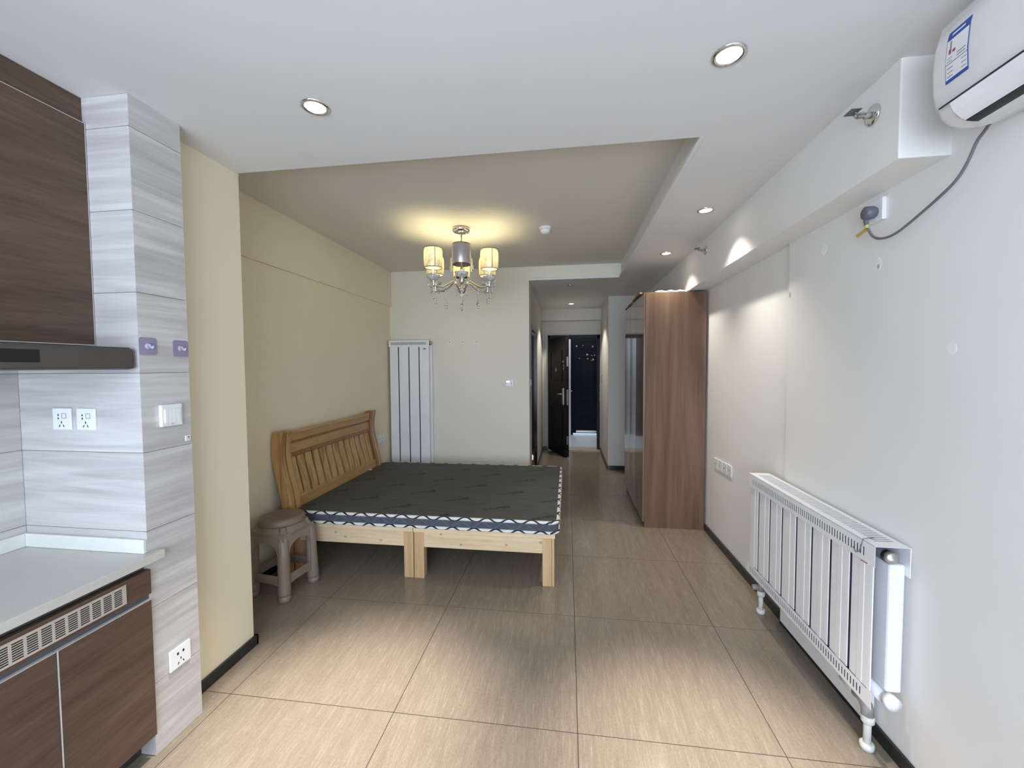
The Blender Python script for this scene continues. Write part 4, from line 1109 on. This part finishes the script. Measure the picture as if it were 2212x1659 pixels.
# ================================================================== CHANDELIER
def chandelier():
    C = Vector((-0.889, 3.397, 0)); R = 0.262
    t = thing('chandelier', 'six arm crystal chandelier with drum shades above the bed', 'chandelier', (C.x, C.y, 1.99))
    MB().lathe([(0.0, 0.0), (0.070, 0.0), (0.074, -0.010), (0.072, -0.026), (0.066, -0.032), (0.0, -0.034)], (C.x, C.y, ZH), 'z', 32, True, False).build('canopy', 'champagne', t)
    for k in range(3):
        a = 2*PI*k/3+0.3; MB().lathe([(0.006, 0), (0.006, -0.012)], (C.x+0.04*math.cos(a), C.y+0.04*math.sin(a), ZH-0.033), 'z', 8).build('canopy_nut', 'chrome', t)
    # chain links and cord
    ch = MB().tube([(C.x, C.y, ZH-0.03), (C.x+0.003, C.y, 2.55), (C.x, C.y, 2.47)], 0.0035, 6).build('cord', 'brass_ring', t)
    for k in range(8):
        z = ZH-0.045-k*0.022; pts = []
        for i in range(11):
            a = 2*PI*i/10; u = 0.007*math.cos(a); w_ = 0.015*math.sin(a)
            pts.append((C.x+(u if k % 2 else 0), C.y+(0 if k % 2 else u), z+w_))
        MB().tube(pts, 0.002, 5, cap=False).build('chain_link', 'champagne', t)
    # hub
    MB().lathe([(0.0, 2.475), (0.010, 2.47), (0.012, 2.40), (0.010, 2.32), (0.022, 2.29), (0.032, 2.265), (0.020, 2.245), (0.016, 2.22), (0.030, 2.195), (0.036, 2.172), (0.026, 2.150), (0.012, 2.138), (0.006, 2.12), (0.0, 2.118)], (C.x, C.y, 0), 'z', 20, True, False).build('hub', 'champagne', t)
    MB().lathe([(0.0, 2.27), (0.060, 2.275), (0.064, 2.280), (0.058, 2.268), (0.0, 2.262)], (C.x, C.y, 0), 'z', 24, True, False).build('hub_dish', 'crystal', t)
    base = math.atan2(-C.y, -C.x)
    proto = {}
    for k in range(6):
        a = base + k*PI/3; d = Vector((math.cos(a), math.sin(a), 0)); px = C + d*R
        lit = k != 0
        arm = [C+d*0.02+Vector((0, 0, 2.175)), C+d*0.05+Vector((0, 0, 2.225)), C+d*0.085+Vector((0, 0, 2.238)), C+d*0.13+Vector((0, 0, 2.205)), C+d*0.18+Vector((0, 0, 2.178)), C+d*0.23+Vector((0, 0, 2.180)), C+d*0.255+Vector((0, 0, 2.197)), C+d*R+Vector((0, 0, 2.222))]
        am = MB().tube(arm, 0.0080, 8).build('arm', 'lamp_silver', t)
        MB().lathe([(0.0, 2.172), (0.008, 2.176), (0.013, 2.188), (0.008, 2.200), (0.016, 2.212), (0.020, 2.222), (0.012, 2.228), (0.0, 2.229)], (px.x, px.y, 0), 'z', 14, True, False).build('finial', 'lamp_silver', am)
        MB().lathe([(0.012, 2.222), (0.034, 2.228), (0.048, 2.246), (0.055, 2.262), (0.049, 2.262), (0.030, 2.238), (0.010, 2.232)], (px.x, px.y, 0), 'z', 20, True, False).build('cup', 'cup_crystal', am)
        MB().lathe([(0.009, 2.228), (0.009, 2.345)], (px.x, px.y, 0), 'z', 12).build('candle_tube', 'white_plastic' if lit else 'chrome', am)
        MB().lathe([(0.0, 2.345), (0.012, 2.35), (0.016, 2.372), (0.010, 2.400), (0.0, 2.415)], (px.x, px.y, 0), 'z', 12, True, False).build('bulb', 'bulb_glow' if lit else 'lamp_off', am)
        # drum shade, gently barrelled, open top and bottom
        pr = [(0.068, 2.322), (0.074, 2.345), (0.0755, 2.40), (0.074, 2.455), (0.068, 2.478)]
        shd = MB().lathe(pr, (px.x, px.y, 0), 'z', 36, True, False).build('shade', 'shade_fabric' if lit else 'shade_silver', t)
        for z, rr in ((2.322, 0.0685), (2.478, 0.0685)):
            pts = [(px.x+rr*math.cos(2*PI*i/28), px.y+rr*math.sin(2*PI*i/28), z) for i in range(29)]
            MB().tube(pts, 0.0030, 6, cap=False).build('shade_ring', 'brass_ring', shd)
        for sa in (base+0.25, base+0.25+PI*0.67, base+0.25+PI*1.33):
            v = []; f = []
            for (rr, z) in pr:
                for da in (-0.045, 0.045): v.append((px.x+(rr+0.0008)*math.cos(sa+da), px.y+(rr+0.0008)*math.sin(sa+da), z))
            for i in range(len(pr)-1): f.append((2*i, 2*i+1, 2*i+3, 2*i+2))
            MB().add(v, f, True).build('shade_seam', 'shade_seam' if lit else 'shade_silver', shd)
        if lit:
            light_child('shade_light', 'POINT', (px.x, px.y, 2.435), t, 2.2, (1.0, 0.86, 0.50), shadow_soft_size=0.018)
        # pendants hanging from cup and arm
        def drop(x, y, z, L, r=0.0075):
            r *= 1.3
            MB().lathe([(0.0, 0.0), (0.003, -0.003), (r*0.5, -L*0.35), (r, -L*0.80), (r*0.7, -L*0.95), (0.0, -L)], (x, y, z), 'z', 8, False, False).build('crystal_drop', 'crystal', t)
        def bead(x, y, z): MB().lathe([(0.0, -0.007), (0.006, -0.003), (0.006, 0.003), (0.0, 0.007)], (x, y, z), 'z', 8, False, False).build('crystal_bead', 'crystal', t)
        q = Vector((-d.y, d.x, 0))
        for s in (-1, 1):
            e = px + q*0.046*s; drop(e.x, e.y, 2.245, 0.075)
        e = px + d*0.046; drop(e.x, e.y, 2.245, 0.075)
        drop(px.x, px.y, 2.17, 0.10, 0.009)
        m = C + d*0.155
        for j in range(4): bead(m.x, m.y, 2.180-0.015*j)
        drop(m.x, m.y, 2.122, 0.105, 0.010)
        if k in (1, 5):      # upper crystal plates beside the centre shade
            e = C + d*0.10; drop(e.x, e.y, 2.43, 0.115, 0.010)
    MB().lathe([(0.0, 2.115), (0.004, 2.11), (0.006, 2.07), (0.010, 2.03), (0.006, 2.005), (0.0, 1.995)], (C.x, C.y, 0), 'z', 10, False, False).build('centre_drop', 'crystal', t)
chandelier()

# ================================================================== KITCHEN
def kitchen():
    # base cabinet
    XF = -1.588
    b = thing('base_cabinet', 'brown wood grain base cabinet with aluminium vent strip under the worktop', 'cabinet', (-1.87, 0.4, 0))
    box('carcass', 'kitchen_wood', -2.150, XF-0.022, -0.60, 1.330, 0.10, 0.748, b)
    box('plinth', 'hood_metal', -2.10, -1.665, -0.60, 1.328, 0.0, 0.10, b)
    box('handle_channel', 'dark_grey', XF-0.025, XF-0.014, -0.60, 1.330, 0.628, 0.656, b)
    edge = 0.0022
    ys = [1.330, 1.0345, 0.60, 0.165, -0.27, -0.60]
    for a, c in zip(ys[1:], ys[:-1]):
        d = box('door', 'kitchen_wood', XF-0.019, XF, a+0.0045, c-0.0015, 0.094, 0.632, b)
        MB().box(XF-0.019, XF+0.0006, a+0.0015, a+0.0045, 0.094, 0.634).box(XF-0.019, XF+0.0006, a+0.0045, c-0.0015, 0.632, 0.634).build('edge_strip', 'edge_white', d)
    fr = MB().box(XF-0.018, XF, -0.60, 1.330, 0.656, 0.750).build('fascia_panel', 'kitchen_wood', b)
    # vent grille with groups of slots
    y1 = 1.240; y0 = 0.30; step = 0.0335
    us = [y0]; cells = []
    y = y1-0.014; groups = []
    while y-0.026 > y0+0.01:
        groups.append((y-0.026, y)); y -= step
    for a, c in reversed(groups): us += [a, c]
    us.append(y1)
    vs = [0.667]; z = 0.6745
    for k in range(8): vs += [z, z+0.0042]; z += 0.0071
    vs.append(0.738)
    hole = lambda i, j: i % 2 == 1 and j % 2 == 1
    g = MB().slots(us, vs, hole, lambda u, v, d: (XF+0.003-d, u, v), 0.001).build('vent_grille', 'alu', b)
    box('vent_shadow', 'black', XF-0.0005, XF+0.0017, y0+0.004, y1-0.004, 0.670, 0.735, g)  # black plate behind the grille, shade inside the vent put in as colour
    # worktop, upstand
    w = thing('worktop', 'cream stone worktop above the brown base cabinet', 'worktop', (-1.86, 0.4, 0.75))
    MB().prism([(-2.155, -0.62), (-1.563, -0.62), (-1.563, 1.369), (-1.5985, 1.369), (-1.5985, 1.331), (-2.155, 1.331)], 'z', 0.7805, 0.812).build('slab', 'counter_stone', w, 0.003)
    box('support_strip', 'dark_grey', -2.14, XF-0.03, -0.60, 1.328, 0.749, 0.780, w)
    box('upstand', 'upstand_stone', -2.155, -1.6005, 1.318, 1.331, 0.8125, 0.866, w, 0.002)
    box('upstand', 'upstand_stone', -2.155, -2.142, -0.62, 1.318, 0.8125, 0.866, w, 0.002)
    # wall cabinet
    u = thing('wall_cabinet', 'brown wood grain wall cabinet above the range hood', 'cabinet', (-1.98, 0.4, 1.606))
    box('carcass', 'kitchen_wood', -2.153, -1.806, -0.60, 1.330, 1.606, 2.44, u)
    box('filler_panel', 'kitchen_wood', -1.82, -1.800, -0.60, 1.331, 2.44, ZL-0.001, u)
    for a, c in ((0.845, 1.330), (0.36, 0.845), (-0.12, 0.36), (-0.6, -0.12)):
        d = box('door', 'kitchen_wood', -1.805, -1.785, a+0.0015, c-0.003, 1.6115, 2.433, u)
        MB().box(-1.805, -1.7844, c-0.003, c-0.0008, 1.608, 2.435).box(-1.805, -1.7844, a+0.0015, c-0.003, 1.608, 1.6112).box(-1.805, -1.7844, a+.0015, c-.003, 2.433, 2.435).build('edge_strip', 'edge_white', d)
    # range hood
    h = thing('range_hood', 'dark metal range hood with black control panel under the wall cabinet', 'range hood', (-1.88, 0.88, 1.51))
    box('body', 'hood_metal', -2.15, -1.612, 0.42, 1.314, 1.516, 1.598, h, 0.004)
    box('front_panel', 'hood_metal', -1.612, -1.603, 0.42, 1.316, 1.519, 1.592, h, 0.006, 3)
    box('control_panel', 'black', -1.604, -1.6015, 0.70, 1.042, 1.540, 1.579, h)
kitchen()
